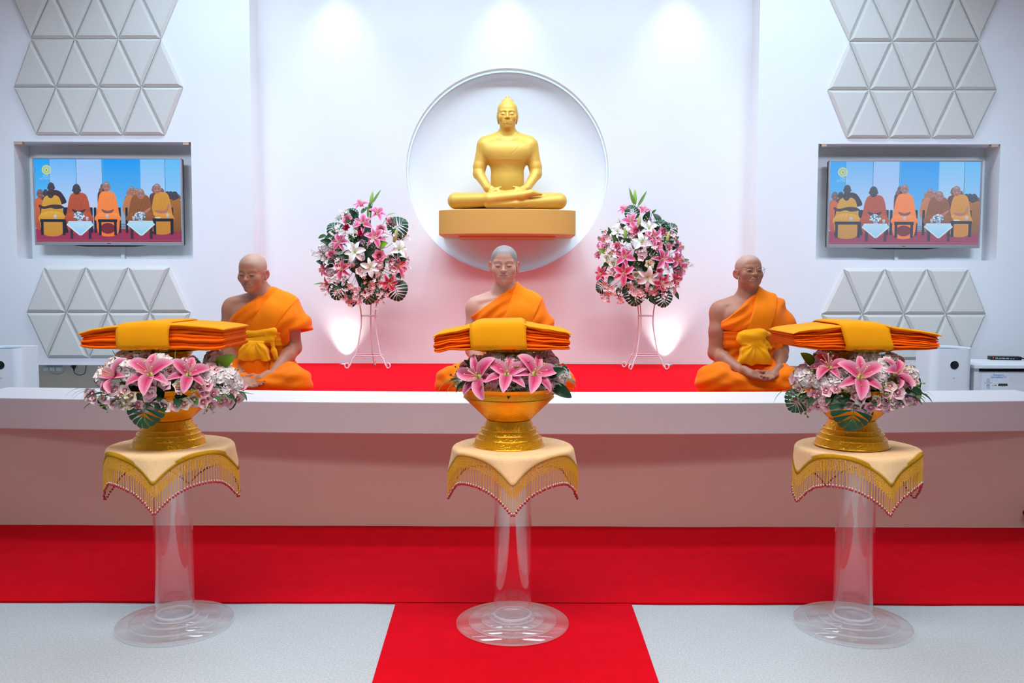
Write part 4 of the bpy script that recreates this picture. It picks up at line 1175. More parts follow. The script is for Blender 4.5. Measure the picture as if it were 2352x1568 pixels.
def orient(pos, d, roll, s):
    d = Vector(d).normalized()
    return Matrix.Translation(pos) @ d.to_track_quat('Z', 'Y').to_matrix().to_4x4() @ Rz(roll) @ Matrix.Diagonal((s, s, s, 1))
def inst(name, me, parent, M4, label=None):
    o = bpy.data.objects.new(name, ME[me]); COL.objects.link(o); o.parent = parent; o.matrix_local = M4
    if label: o['label'] = label
    return o
NAMES = {'orchid': 'orchid', 'hydrangea': 'hydrangea', 'rose': 'rose', 'carnation': 'carnation', 'leaf': 'leaf', 'grass': 'grass_blade', 'bud': 'flower_bud', 'monstera': 'monstera_leaf', 'berry': 'berry_sprig', 'filler': 'filler_spray', 'star': 'blossom_spray'}
LABS = {'rose_pink': 'pink rose', 'rose_cream': 'cream rose', 'rose_white': 'white rose', 'carnation_crimson': 'crimson carnation', 'carnation_pink': 'pale pink carnation', 'carnation_purple': 'purple carnation', 'leaf_bright': 'bright green leaf', 'bud_white': 'white lily bud', 'bud_green': 'green lily bud', 'bud_yellow': 'yellow-green lily bud', 'orchid_cream': 'cream orchid with magenta lip', 'orchid_blush': 'pale pink orchid', 'orchid_pink': 'pink orchid'}
def flower(parent, kind, pos, d, roll=0.0, s=1.0):
    M4 = orient(pos, d, roll, s)
    if kind.startswith('lily'):
        k = kind[5:]
        o = inst('lily', 'stamens_white' if k == 'white' else 'stamens_pink', parent, M4, {'pink': 'pink lily', 'deep': 'deep pink lily', 'white': 'white lily'}[k])
        for j in range(6):
            inst('petal', 'lily_petal_%s_%s' % (k, 'narrow' if j % 2 else 'wide'), o, Rz(2*PI*j/6) @ Matrix.Translation((.004, 0, -.002 if j % 2 else .001)) @ Ry(rng.uniform(-.10, .12)) @ Rx(rng.uniform(-.12, .12)))
        return o
    return inst(NAMES[kind.split('_')[0]], kind, parent, M4, LABS.get(kind))
class Bed:
    """flowers pushed into a dome; each stands at its own depth on the dome's surface"""
    def __init__(s, root, c, rx, ry, rz): s.root, s.c, s.r = root, Vector(c), (rx, ry, rz)
    def spot(s, px, py, out=1.0):
        Y = s.c.y-s.r[1]*.6
        for _ in range(4):
            w = at(px, py, Y); a = (w.x-s.c.x)/s.r[0]; b_ = (w.z-s.c.z)/s.r[2]
            q = math.sqrt(max(.02, 1-(a*a+b_*b_))); Y = s.c.y-s.r[1]*q*out
        w = at(px, py, Y)
        n = Vector((a/s.r[0], -q/s.r[1], b_/s.r[2])).normalized()
        return w-s.root.location, n
    def put(s, kind, px, py, roll=None, sc=1.0, tilt=None, out=1.0, face=.35):
        p, n = s.spot(px, py, out)
        d = (n*(1-face)+Vector((0, -1, .15))*face).normalized()
        if tilt: d = (d+Vector(tilt)).normalized()
        return flower(s.root, kind, p, d, rng.uniform(0, 6.28) if roll is None else roll, sc)

def bowl_flowers(label, key, box, lil, seed):
    global rng
    rng = random.Random(seed)
    c, px = BOWL[key]; x0, x1, y0, y1 = box
    yc_ = y0+(y1-y0)*.62
    cen = at((x0+x1)/2, yc_, c.y)
    rx = (at(x1, yc_, c.y).x-at(x0, yc_, c.y).x)/2; rz = at(px, y0, c.y).z-at(px, yc_, c.y).z
    root = thing('flower_arrangement', label, 'flowers', (c.x, c.y, at(px, 897, c.y).z))
    bed = Bed(root, (cen.x, c.y, cen.z), rx*.97, rx*.80, rz*1.05)
    # dark moss ring the stems are pushed into
    zc = cen.z-root.location.z
    MB().lathe([(.062, zc-.012), (.075, zc+.030), (rx*.52, zc+.022), (rx*.62, zc-.004), (rx*.52, zc-.020), (.08, zc-.022)], 40, close=True).obj('moss_base', M['foam'], root, smooth=True)
    for kind, x, y, roll, s, tilt in lil: bed.put(kind, x, y, roll, s, tilt, 1.04)
    def rnd(n, kind, xr, yr, sc, out=.94, face=.35, avoid=26, tilt=None):
        k = 0; tries = 0
        while k < n and tries < 400:
            tries += 1
            x = rng.uniform(*xr); y = rng.uniform(*yr)
            if ((x-(x0+x1)/2)/((x1-x0)/2))**2+((y-yc_)/(max(yc_-y0, y1-yc_)))**2 > 1.02: continue
            if any(abs(x-l[1]) < avoid and abs(y-l[2]) < avoid*.8 for l in lil if l[0].startswith('lily')): continue
            bed.put(rng.choice(kind) if isinstance(kind, list) else kind, x, y, None, sc*rng.uniform(.85, 1.15), tilt, out, face); k += 1
    dy = y1-y0; w = x1-x0
    rnd(9, 'hydrangea', (x0+25, x1-25), (y0+8, y0+dy*.52), 1.0, .86)
    rnd(7, 'hydrangea', (x0+10, x1-10), (y0+dy*.35, y0+dy*.7), .85, .86)
    rnd(34, ['orchid_blush', 'orchid_blush', 'orchid_pink', 'orchid_cream'], (x0, x1), (y0+dy*.50, y0+dy*.97), 1.35, 1.0)
    rnd(14, ['orchid_blush', 'orchid_pink', 'orchid_cream'], (x0, x1), (y0+dy*.12, y0+dy*.55), 1.25, .95)
    rnd(16, ['leaf_dark', 'leaf_mid', 'leaf_dark'], (x0+10, x1-10), (y0+dy*.35, y0+dy*.9), .62, .86)
    rnd(16, 'berry_sprig', (x0, x1), (y0+dy*.3, y1), .9, 1.0)
    for k in range(17):
        x = x0+14+(w-28)*k/16; q_ = math.sqrt(max(.05, 1-((x-(x0+x1)/2)/(w/2))**2)); y = yc_+(y1-yc_)*(.30+.52*q_)+rng.uniform(-5, 5)
        bed.put(rng.choice(['orchid_blush', 'orchid_blush', 'orchid_pink', 'orchid_cream']), x, y, None, rng.uniform(1.15, 1.45), (rng.uniform(-.3, .3), 0, rng.uniform(-.2, .3)), 1.02)
    # foliage hanging over the rim
    for k in range(11):
        x = x0+w*(k+.5)/11+rng.uniform(-6, 6); y = yc_+(y1-yc_)*.55*math.sqrt(max(0, 1-((x-(x0+x1)/2)/(w/2))**2))
        d = Vector(((x-(x0+x1)/2)/(w/2)*1.2, -.55, -.25))
        p, n = bed.spot(x, y, .95)
        f_ = orient(p, (d.x*.3, -.5, .8), 0, 1); ang_ = math.atan2(d.y, d.x)
        M4 = Matrix.Translation(p) @ Rz(ang_) @ Ry(rng.uniform(.1, .7))
        inst('leaf', rng.choice(['leaf_dark', 'leaf_mid', 'leaf_dark']), root, M4 @ Matrix.Scale(rng.uniform(.55, .85), 4))
    for k in range(6):
        sx = rng.choice((-1, 1)) if k > 1 else (-1, 1)[k]; x = (x0+x1)/2+sx*w*rng.uniform(.30, .47); y = yc_+(y1-yc_)*.3
        p, n = bed.spot(x, y, .9); ang_ = math.atan2(-rng.uniform(.15, .8), sx)
        inst('grass_blade', 'grass_blade', root, Matrix.Translation(p) @ Rz(ang_) @ Ry(rng.uniform(-.35, .25)) @ Matrix.Scale(rng.uniform(.4, .7), 4))
    # the far side of the ring
    for k in range(12):
        a = PI*(k+.5)/12; p = Vector((cen.x-root.location.x+rx*.66*math.cos(a), rx*.60*math.sin(a), zc+.035))
        flower(root, rng.choice(['hydrangea', 'hydrangea', 'orchid_blush']), p, (math.cos(a)*.5, math.sin(a)*.5, .8), rng.uniform(0, 6), 1.0)
    return root, bed
def leaf_at(bed, kind, px, py, adir, droop, s, roll=0.0, out=1.0):
    """leaf lying out from the dome: adir is its heading in the picture plane in degrees (0 right, 90 up), droop leans it to the viewer"""
    p, n = bed.spot(px, py, out)
    a = R(adir); x = Vector((math.cos(a), -droop, math.sin(a))).normalized()
    z = Vector((0, -1, .25)); z = (z-x*z.dot(x)).normalized(); y = z.cross(x)
    M4 = Matrix.Translation(p) @ Matrix((x, y, z)).transposed().to_4x4() @ Rx(roll) @ Matrix.Scale(s, 4)
    if kind.startswith('bud'): M4 = M4 @ Ry(PI/2)
    if getattr(bed, 'stems', None) is not None:
        c_ = bed.c-bed.root.location; bed.stems.tube([p, p.lerp(c_, .25)+Vector((0, .01, -.01)), p.lerp(c_, .7)], .0016, 4, cap=False)
    return inst(NAMES[kind.split('_')[0]], kind, bed.root, M4, LABS.get(kind))
r1, bed = bowl_flowers('bowl arrangement of pink lilies, pale orchids and leaves, in the left gold bowl', 'l', (208, 558, 806, 938),
    [('lily_pink', 346, 862, .5, 1.0, (0, -.1, .25)), ('lily_pink', 432, 862, .2, .86, (.25, -.1, .2)), ('lily_pink', 268, 866, 1.1, .86, (-.55, .0, .15))], 21)
leaf_at(bed, 'monstera_leaf', 336, 912, -95, .25, 1.0); leaf_at(bed, 'leaf_bright', 498, 838, 28, .0, .72, .3); leaf_at(bed, 'leaf_mid', 462, 835, 160, .1, .6)
leaf_at(bed, 'grass_blade', 408, 842, 98, .1, .36); leaf_at(bed, 'grass_blade', 275, 826, 128, .0, .3); leaf_at(bed, 'grass_blade', 218, 920, 215, .1, .35); leaf_at(bed, 'grass_blade', 545, 900, -5, .1, .35)
bed.put('carnation_pink', 526, 858, None, .85)
r1, bed = bowl_flowers('bowl arrangement with three large pink lilies in a row, in the middle gold bowl', 'm', (1050, 1298, 812, 894),
    [('lily_pink', 1102, 866, .9, 1.0, (-.25, -.1, .15)), ('lily_pink', 1164, 862, .4, .95, (0, .05, .45)), ('lily_pink', 1226, 860, .1, 1.0, (.2, -.05, .3))], 22)
leaf_at(bed, 'leaf_dark', 1268, 884, -32, .15, .95); leaf_at(bed, 'leaf_dark', 1256, 862, 20, .1, .8); leaf_at(bed, 'leaf_mid', 1092, 842, 150, .05, .62); leaf_at(bed, 'leaf_dark', 1170, 888, -95, .4, .5)
leaf_at(bed, 'grass_blade', 1166, 896, -88, .15, .42); leaf_at(bed, 'grass_blade', 1082, 852, 100, .05, .3); leaf_at(bed, 'leaf_mid', 1176, 836, 70, .0, .45)
r1, bed = bowl_flowers('bowl arrangement of pink lilies and pale orchids, in the right gold bowl', 'r', (1818, 2112, 812, 938),
    [('lily_pink', 1906, 846, .2, .86, (-.2, 0, .3)), ('lily_pink', 1974, 868, .45, 1.0, (.0, -.15, .2)), ('lily_pink', 2056, 860, .9, .84, (.5, 0, .2))], 23)
leaf_at(bed, 'monstera_leaf', 1962, 914, -98, .25, 1.1); leaf_at(bed, 'leaf_bright', 1868, 838, 138, .0, .62, .2); leaf_at(bed, 'monstera_leaf', 1842, 905, 235, .2, .7); leaf_at(bed, 'leaf_dark', 2078, 896, -8, .1, .7)
for a_ in (-4, -22, -36, -48): leaf_at(bed, 'grass_blade', 2096, 902, a_, .1, rng.uniform(.28, .42))
leaf_at(bed, 'grass_blade', 1998, 830, 95, .05, .34); leaf_at(bed, 'grass_blade', 2072, 842, 5, .05, .32)

# ------------------------------------------------------------------ tall flower stands on the stage
M['wirewhite'] = mat('white_painted_wire', S(232, 222, 226), .5)
def flower_stand(label, labf, topc, legs, zwaist, zring, bedc, items, leaves, seed):
    global rng
    rng = random.Random(seed)
    (tx, ty), Y = topc, 6.42
    base = at(tx, 840, Y); base.z = ZS
    root = thing('flower_stand', label, 'flower stand', (base.x, Y, ZS))
    zt = at(tx, 676, Y).z-ZS; zw = at(tx, zwaist, Y).z-ZS; zr = at(tx, zring, Y).z-ZS
    s = pxm(Y)
    for ang in legs:
        d = Vector((math.cos(R(ang)), math.sin(R(ang)), 0))
        prof = [(30*s, zt), (24*s, zt*.84+zw*.16), (19*s, zw+.05), (17.5*s, zw), (17.5*s, zw-.06), (20*s, (zw*.6+zr*.4)), (25*s, zw*.3+zr*.7), (31.5*s, zr), (38*s, .075), (43*s, .035), (49*s, .008)]
        pts = [d*r+Vector((0, 0, z)) for r, z in prof]
        cc = d*(51*s)+Vector((0, 0, .026))
        for k in range(1, 12):
            a = -1.75+k*.50; rr = .0215-.0009*k; pts.append(cc+d*(rr*math.cos(a))+Vector((0, 0, rr*math.sin(a))))
        sm = []
        for i in range(len(pts)-1):
            p0_, p1_, p2_, p3_ = pts[max(i-1, 0)], pts[i], pts[i+1], pts[min(i+2, len(pts)-1)]
            for q in range(3):
                t = q/3; sm.append(.5*((2*p1_)+(p2_-p0_)*t+(2*p0_-5*p1_+4*p2_-p3_)*t*t+(3*p1_-p0_-3*p2_+p3_)*t**3))
        sm.append(pts[-1])
        MB().tube(sm, .0052, 7).obj('leg', M['wirewhite'], root, smooth=True)
    for r, z, n_ in ((17.5*s, zw, 'waist_ring'), (31.5*s, zr, 'foot_ring'), (30*s, zt, 'top_ring')):
        MB().tube([(r*math.cos(2*PI*k/40), r*math.sin(2*PI*k/40), z) for k in range(40)], .004, 6, closed=True).obj(n_, M['wirewhite'], root, smooth=True)
    fr = thing('flower_arrangement', labf, 'flowers', (base.x, Y, ZS+zt))
    bx, by, brx, bry = bedc
    cen = at(bx, by, Y); rx = brx*s; rz = bry*s
    MB().lathe([(.0005, -.03), (.045, -.025), (.055, .02), (rx*.30, cen.z-fr.location.z-rz*.4), (rx*.32, cen.z-fr.location.z), (rx*.20, cen.z-fr.location.z+rz*.5), (.0005, cen.z-fr.location.z+rz*.7)], 28).obj('moss_base', M['foam'], fr, smooth=True)
    bed = Bed(fr, (cen.x, Y, cen.z), rx, rx*.62, rz)
    bed.stems = MB()
    for kind, x, y, sc in items:
        up = max(0, (by-y)/bry)
        ty_ = .15 if y < by+bry*.3 else -.45
        o_ = bed.put(kind, x, y, None, sc, ((x-bx)/brx*.35, -.1, ty_*.6), 1.0 if kind.startswith('lily') else .95)
        p_ = o_.matrix_local.translation; c_ = bed.c-fr.location; bed.stems.tube([p_-Vector((0, 0, .0)), p_.lerp(c_, .3)+Vector((0, .012, -.012)), p_.lerp(c_, .75)], .0016, 4, cap=False)
    for kind, x, y, a, dr, sc in leaves: leaf_at(bed, kind, x, y, a, dr, sc, rng.uniform(-.3, .3), .92)
    for k in range(90):
        for _ in range(30):
            x = bx+rng.uniform(-1, 1)*brx; y = by+rng.uniform(-.95, 1)*bry
            if ((x-bx)/brx)**2+((y-by)/bry)**2 < .92: break
        bed.put(rng.choice(['leaf_dark', 'leaf_dark', 'filler_spray', 'filler_spray', 'hydrangea', 'leaf_mid', 'star_spray', 'orchid_spray']), x, y, None, rng.uniform(.8, 1.2), None, rng.uniform(.74, .90))
    for k in range(16):
        x = bx+rng.uniform(-.8, .8)*brx; y = by+bry*rng.uniform(.62, .92)*math.sqrt(max(.1, 1-((x-bx)/brx)**2*.6))
        bed.put('star_spray', x, y, None, rng.uniform(.8, 1.15), (0, -.3, .1), .95)
    for k in range(10):
        a = PI*(k+.5)/10; flower(fr, rng.choice(['leaf_dark', 'rose_pink', 'star_spray', 'hydrangea']), Vector((rx*.7*math.cos(a), rx*.55*math.sin(a), cen.z-fr.location.z-rz*.1)), (math.cos(a), math.sin(a), .2), rng.random()*6, 1.3)
    for k in range(46):
        a = rng.random()*6.28; q_ = math.sqrt(rng.random())*.88; leaf_at(bed, rng.choice(['leaf_dark', 'leaf_dark', 'leaf_mid']), bx+brx*q_*math.cos(a), by+bry*q_*math.sin(a), math.degrees(-a)+rng.uniform(-40, 40), rng.uniform(.2, .9), rng.uniform(.7, 1.1), 0, .84)
    bed.stems.obj('stems', M['stemm'], fr)['kind'] = 'stuff'
    # stem up to the topmost bud
    b = MB(); tp = at(topb[0], topb[1], Y)-fr.location; b.tube([(0, 0, cen.z-fr.location.z), (tp.x*.6, 0, tp.z*.8), (tp.x, 0, tp.z)], .004, 6).obj('stem', M['stemm'], fr, smooth=True)
    return root
topb = (853, 478)
flower_stand('white wire stand with scrolled feet, left of the round niche', 'tall stand arrangement of pink and white lilies with roses, left of the niche', (848, 840), (205, 335, 85), 725, 815, (833, 590, 100, 108),
    [('lily_pink', 829, 473, .78), ('lily_pink', 866, 492, .85), ('lily_pink', 834, 514, .95), ('lily_pink', 861, 547, .98), ('lily_pink', 782, 556, .85), ('lily_deep', 787, 618, .95), ('lily_deep', 757, 653, .85), ('lily_deep', 914, 612, .95), ('lily_deep', 891, 647, .95), ('lily_deep', 746, 619, .7),
     ('lily_white', 816, 579, 1.0), ('lily_white', 850, 614, .9), ('lily_white', 915, 574, .9), ('lily_white', 752, 594, .7),
     ('rose_pink', 799, 506, 1.15), ('rose_pink', 896, 512, 1.25), ('rose_pink', 874, 529, 1.2), ('rose_pink', 764, 587, 1.25), ('rose_pink', 870, 589, 1.45),
     ('carnation_crimson', 797, 523, 1.05), ('carnation_crimson', 828, 536, 1.1), ('orchid_cream', 826, 621, 1.9), ('orchid_cream', 817, 539, 1.4), ('hydrangea', 785, 537, .9),
     ('star_spray', 923, 553, 1.0), ('star_spray', 729, 580, .8), ('star_spray', 810, 655, 1), ('star_spray', 850, 650, 1.1), ('star_spray', 770, 640, 1.0), ('filler_spray', 838, 565, 1.2), ('filler_spray', 805, 545, 1.2), ('filler_spray', 806, 610, 1.1), ('carnation_purple', 832, 556, .8)],
    [('bud_green', 851, 470, 80, .0, 1.5), ('leaf_long', 856, 466, 52, .0, .9), ('leaf_mid', 851, 488, 95, .1, 1.0), ('leaf_long', 845, 500, 80, .1, .8), ('bud_yellow', 905, 556, 75, .3, 1.4), ('bud_white', 775, 548, 140, .2, 1.2), ('monstera_leaf', 782, 536, 140, .0, 1.1), ('monstera_leaf', 900, 530, 35, .0, 1.3), ('monstera_leaf', 786, 655, 235, .1, 1.2), ('monstera_leaf', 846, 658, -92, .2, 1.3), ('monstera_leaf', 905, 652, -70, .1, 1.3), ('leaf_dark', 805, 655, 250, .2, .9), ('leaf_bright', 868, 566, 15, .4, .9), ('leaf_long', 745, 650, 190, .0, .6), ('leaf_mid', 765, 572, 150, .1, .8), ('monstera_leaf', 815, 500, 150, 0, .9), ('leaf_long', 890, 494, 5, .1, .5)], 31)
topb = (1462, 478)
flower_stand('white wire stand with scrolled feet, right of the round niche', 'tall stand arrangement of lilies with cream and pink roses, right of the niche', (1482, 840), (222, 330, 150), 725, 815, (1470, 597, 102, 104),
    [('lily_pink', 1436, 484, .75), ('lily_pink', 1477, 487, .8), ('lily_pink', 1450, 511, .9), ('lily_pink', 1388, 556, .85), ('lily_pink', 1500, 545, .85), ('lily_pink', 1436, 590, .95), ('lily_pink', 1520, 596, 1.05), ('lily_deep', 1434, 628, 1.05), ('lily_deep', 1517, 647, .95), ('lily_deep', 1384, 628, .8), ('lily_deep', 1553, 598, .85), ('lily_pink', 1561, 616, .9), ('lily_deep', 1548, 641, .85), ('lily_pink', 1555, 568, .75),
     ('lily_white', 1474, 557, .95), ('lily_white', 1490, 526, .85), ('lily_white', 1487, 636, 1.05), ('lily_white', 1420, 533, .75),
     ('rose_pink', 1460, 532, 1.25), ('rose_pink', 1522, 534, 1.15), ('rose_pink', 1419, 569, 1.25), ('rose_pink', 1507, 565, 1.35), ('carnation_pink', 1375, 586, 1.2), ('carnation_pink', 1535, 568, 1.15),
     ('rose_white', 1396, 594, 1.0), ('rose_white', 1410, 606, 1.05), ('rose_white', 1461, 631, 1.05), ('rose_cream', 1491, 607, 1.05), ('rose_pink', 1513, 622, .9),
     ('orchid_cream', 1473, 592, 2.0), ('orchid_cream', 1403, 627, 1.6), ('carnation_crimson', 1413, 545, .8), ('carnation_purple', 1490, 506, .9), ('carnation_crimson', 1553, 547, .6), ('hydrangea', 1405, 543, .9),
     ('star_spray', 1395, 650, 1), ('star_spray', 1416, 655, 1.1), ('star_spray', 1470, 664, 1), ('star_spray', 1491, 670, 1), ('star_spray', 1535, 662, 1), ('star_spray', 1582, 612, .6), ('filler_spray', 1455, 570, 1.3), ('filler_spray', 1500, 588, 1.2), ('filler_spray', 1522, 555, 1.2), ('filler_spray', 1398, 565, 1.1)],
    [('bud_green', 1459, 468, 92, .0, 1.6), ('leaf_long', 1456, 470, 106, .0, 1.0), ('leaf_long', 1465, 474, 62, .0, 1.0), ('bud_green', 1436, 552, 92, .2, 1.4), ('bud_yellow', 1467, 522, 88, .2, 1.2), ('bud_yellow', 1530, 560, 78, .2, 1.3), ('leaf_mid', 1497, 490, 40, .0, .6), ('leaf_mid', 1540, 555, 30, .1, 1.0), ('leaf_mid', 1384, 560, 120, .0, .9), ('leaf_bright', 1392, 580, 160, .2, .6), ('leaf_mid', 1420, 558, 130, .1, 1.1), ('leaf_bright', 1560, 575, 40, .1, .5), ('leaf_bright', 1400, 590, 60, .1, .6), ('monstera_leaf', 1455, 498, 100, .0, .9), ('monstera_leaf', 1515, 535, 80, .0, 1.0), ('monstera_leaf', 1528, 535, 40, .0, 1.0), ('monstera_leaf', 1459, 665, -95, .2, 1.2), ('monstera_leaf', 1522, 668, -85, .2, 1.2), ('monstera_leaf', 1394, 652, 215, .1, .9), ('leaf_dark', 1480, 668, -70, .2, .8), ('leaf_dark', 1440, 655, 240, .2, .9), ('leaf_mid', 1548, 668, -60, .1, 1.0), ('leaf_mid', 1565, 600, 10, .1, .8)], 32)
# ------------------------------------------------------------------ televisions
M['bezel'] = mat('silver_television_bezel', S(176, 172, 178), .35, metal=.5)
M['black'] = mat('black_plastic', S(18, 19, 22), .4)
M['whitepl'] = mat('white_plastic', S(236, 239, 242), .4, spec=.4)
M['tan'] = mat('tan_masking_tape', S(206, 176, 150), .7)
def screen_mat():
    m = bpy.data.materials.new('television_picture'); m.use_nodes = True; N, L = nodes(m); b = N['Principled BSDF']
    a = N.new('ShaderNodeAttribute'); a.attribute_name = 'Col'
    b.inputs['Base Color'].default_value = (.01, .01, .01, 1); b.inputs['Roughness'].default_value = .25; b.inputs['Specular IOR Level'].default_value = .2
    L.new(a.outputs['Color'], b.inputs['Emission Color']); b.inputs['Emission Strength'].default_value = .92
    return m
M['screen'] = screen_mat()
def picture(wd_, ht, fade):
    """the flat broadcast picture: seated persons in robes, low tables, red floor, pale panels"""
    b = MB(); lay = [0]
    def cvt(c):
        c = [lin(q) for q in c]
        return tuple(q*(1-fade[0])+f_*fade[0] for q, f_ in zip(c, fade[1]))
    def XY(p): return ((p[0]-370)/1600-.5)*wd_, (.5-(p[1]-302)/906)*ht
    def poly(pts, c, c2=None):
        lay[0] += 1; d = -.00004*lay[0]; v = []; cc = []
        ys = [p[1] for p in pts]; y0, y1 = min(ys), max(ys)
        for p in pts:
            x, z = XY(p); x = max(-wd_/2, min(wd_/2, x)); z = max(-ht/2, min(ht/2, z)); v.append((x, d, z)); q = (p[1]-y0)/max(1e-6, y1-y0)
            cc.append(cvt([a*(1-q)+e*q for a, e in zip(c, c2 or c)]))
        b.put(v, [tuple(range(len(v)))], cc)
    def rect(x0, y0, x1, y1, c, c2=None): poly([(x0, y0), (x0, y1), (x1, y1), (x1, y0)], c, c2)
    def ell(cx, cy, rx, ry, c, c2=None, n=20): poly([(cx+rx*math.sin(2*PI*k/n), cy-ry*math.cos(2*PI*k/n)) for k in range(n)][::-1], c, c2)
    def smooth(pts, c, c2=None, n=4):
        out = []; m = len(pts)
        for i in range(m):
            p0_, p1_, p2_, p3_ = pts[i-1], pts[i], pts[(i+1) % m], pts[(i+2) % m]
            for k in range(n):
                t = k/n; out.append(tuple(.5*(2*b1+(c1-a1)*t+(2*a1-5*b1+4*c1-d1)*t*t+(3*b1-a1-3*c1+d1)*t**3) for a1, b1, c1, d1 in zip(p0_, p1_, p2_, p3_)))
        poly(out, c, c2)
    # wall of pale panels
    rect(340, 290, 2000, 1070, (96, 190, 255), (176, 212, 250))
    rect(340, 290, 530, 800, (10, 166, 252), (96, 186, 246)); rect(537, 290, 820, 870, (104, 186, 255), (186, 214, 250)); rect(829, 290, 1104, 880, (150, 200, 255), (196, 212, 250))
    rect(1118, 290, 1528, 980, (0, 158, 250), (110, 186, 240)); rect(1536, 290, 1795, 900, (124, 200, 255), (190, 216, 252)); rect(1803, 290, 2000, 900, (96, 192, 255), (160, 206, 250))
    for y in (480, 592, 700): rect(1118, y, 1528, y+5, (70, 170, 240))
    for x in (531, 824, 1108, 1797): rect(x, 290, x+6, 870, (70, 130, 180))
    rect(980, 840, 1400, 1070, (130, 176, 214), (150, 160, 186))
    for y in (1010, 1030, 1050): rect(1000, y, 1400, y+8, (90, 110, 130))
    rect(340, 1064, 2000, 1190, (160, 36, 62), (150, 40, 84)); rect(340, 1186, 2000, 1196, (176, 60, 70)); rect(340, 1195, 2000, 1212, (150, 34, 40))
    # emblem in the corner with two blurred white lines under it
    ell(503, 418, 52, 52, (222, 222, 120)); ell(503, 418, 42, 42, (120, 196, 190))
    for k in range(14):
        a = 2*PI*k/14; ca, sa = math.cos(a), math.sin(a)
        poly([(503+14*ca-3*sa, 418+14*sa+3*ca), (503+44*ca-2*sa, 418+44*sa+2*ca), (503+44*ca+2*sa, 418+44*sa-2*ca), (503+14*ca+3*sa, 418+14*sa-3*ca)], (214, 220, 120))
    ell(503, 418, 15, 15, (206, 214, 150)); ell(503, 420, 7, 9, (206, 60, 60))
    SK = dict(dark=((58, 40, 40), (70, 44, 40)), mid=((126, 78, 70), (140, 84, 70)), pale=((190, 128, 112), (180, 110, 90)))
    def headp(x, y, r, sk, blue=True):
        a, c = SK[sk]; ell(x-r*.98, y+r*.25, r*.16, r*.3, c); ell(x+r*.98, y+r*.25, r*.16, r*.3, c)
        ell(x, y, r, r*1.36, tuple(q*.6+w*.4 for q, w in zip(a, (70, 130, 170))) if blue else a, c)
        ell(x-r*.1, y-r*.85, r*.45, r*.22, tuple(min(255, q+20) for q in a))
        d = tuple(q*.55 for q in a)
        for q in (-1, 1): rect(x+q*r*.42-r*.22, y-r*.12, x+q*r*.42+r*.22, y-r*.02, d); rect(x+q*r*.42-r*.2, y+r*.08, x+q*r*.42+r*.2, y+r*.16, d)
        ell(x, y+r*.42, r*.2, r*.24, tuple(min(255, q+22) for q in c)); rect(x-r*.3, y+r*.78, x+r*.3, y+r*.88, d)
    # back row
    for x, y, r, sk, rb in ((425, 680, 36, 'mid', (206, 96, 40)), (487, 672, 30, 'dark', (96, 60, 50)), (1112, 600, 22, 'mid', (60, 40, 56)), (1095, 640, 20, 'mid', (80, 60, 60)), (1400, 668, 26, 'pale', (170, 110, 70)), (1436, 640, 32, 'pale', (176, 116, 60)), (1488, 655, 28, 'pale', (160, 110, 80)), (1690, 628, 34, 'mid', (110, 60, 60)), (1765, 650, 24, 'mid', (120, 60, 50)), (1826, 690, 30, 'dark', (150, 96, 30)), (1862, 692, 32, 'dark', (160, 100, 20)), (1945, 720, 26, 'mid', (150, 96, 20))):
        smooth([(x-r*1.6, 900), (x-r*1.9, y+r*2.6), (x-r*.8, y+r*1.2), (x+r*.8, y+r*1.2), (x+r*1.9, y+r*2.6), (x+r*1.6, 900)], rb, tuple(q*.8 for q in rb)); headp(x, y, r, sk)
    smooth([(372, 1050), (376, 800), (400, 745), (450, 750), (500, 860), (470, 1060)], (214, 104, 40), (176, 70, 40))
    smooth([(1330, 850), (1360, 730), (1420, 690), (1460, 760), (1440, 950), (1370, 940)], (200, 130, 80), (190, 110, 50))
    headp(1905, 705, 40, 'dark'); smooth([(1860, 1060), (1850, 800), (1900, 748), (1975, 760), (1990, 1060)], (170, 108, 20), (130, 80, 20))
    smooth([(600, 790), (560, 660), (600, 640), (660, 665), (716, 760), (690, 790)], (66, 34, 36), (50, 24, 30)); headp(553, 608, 38, 'dark')
    # chairs
    for x0, x1 in ((425, 705), (700, 1000), (1015, 1310), (1360, 1650), (1640, 1885)):
        rect(x0, 830, x0+26, 1110, (26, 18, 26)); rect(x1-28, 830, x1, 1110, (26, 18, 26))
    # front row of five
    def seated(x, top, w, bot, c, c2, drape, arms):
        smooth([(x-w*.36, top), (x-w*.68, top+50), (x-w*.88, top+190), (x-w*.98, 960), (x-w*.7, bot), (x+w*.7, bot), (x+w*.98, 960), (x+w*.88, top+190), (x+w*.68, top+50), (x+w*.36, top)], c, c2)
        smooth([(x-w*.9, 905), (x-w*.95, 980), (x+w*.95, 980), (x+w*.9, 905), (x, 870)], tuple(min(255, q*1.1) for q in c), c2)
        for k, (dx, dk) in enumerate(drape): 
            poly([(x+dx*w, top+40), (x+(dx-.55)*w, top+240), (x+(dx-.50)*w, top+240), (x+(dx+.05)*w, top+40)], tuple(q*(dk*.5+.5) for q in c))
        if arms: smooth([(x-w*.5, 850), (x, 868), (x+w*.5, 850), (x+w*.3, 890), (x-w*.3, 890)], *SK[arms])
    seated(556, 700, 140, 1130, (212, 162, 40), (196, 136, 24), ((.5, .85), (.2, .9)), None)
    smooth([(420, 800), (470, 820), (560, 800), (650, 805), (690, 835), (600, 850), (540, 835), (470, 850), (415, 830)], *SK['dark']); headp(546, 682, 36, 'dark', False)
    seated(850, 672, 145, 1100, (186, 82, 36), (170, 66, 30), ((.4, .75), (.1, .8), (-.1, .85)), 'dark'); headp(832, 632, 44, 'dark')
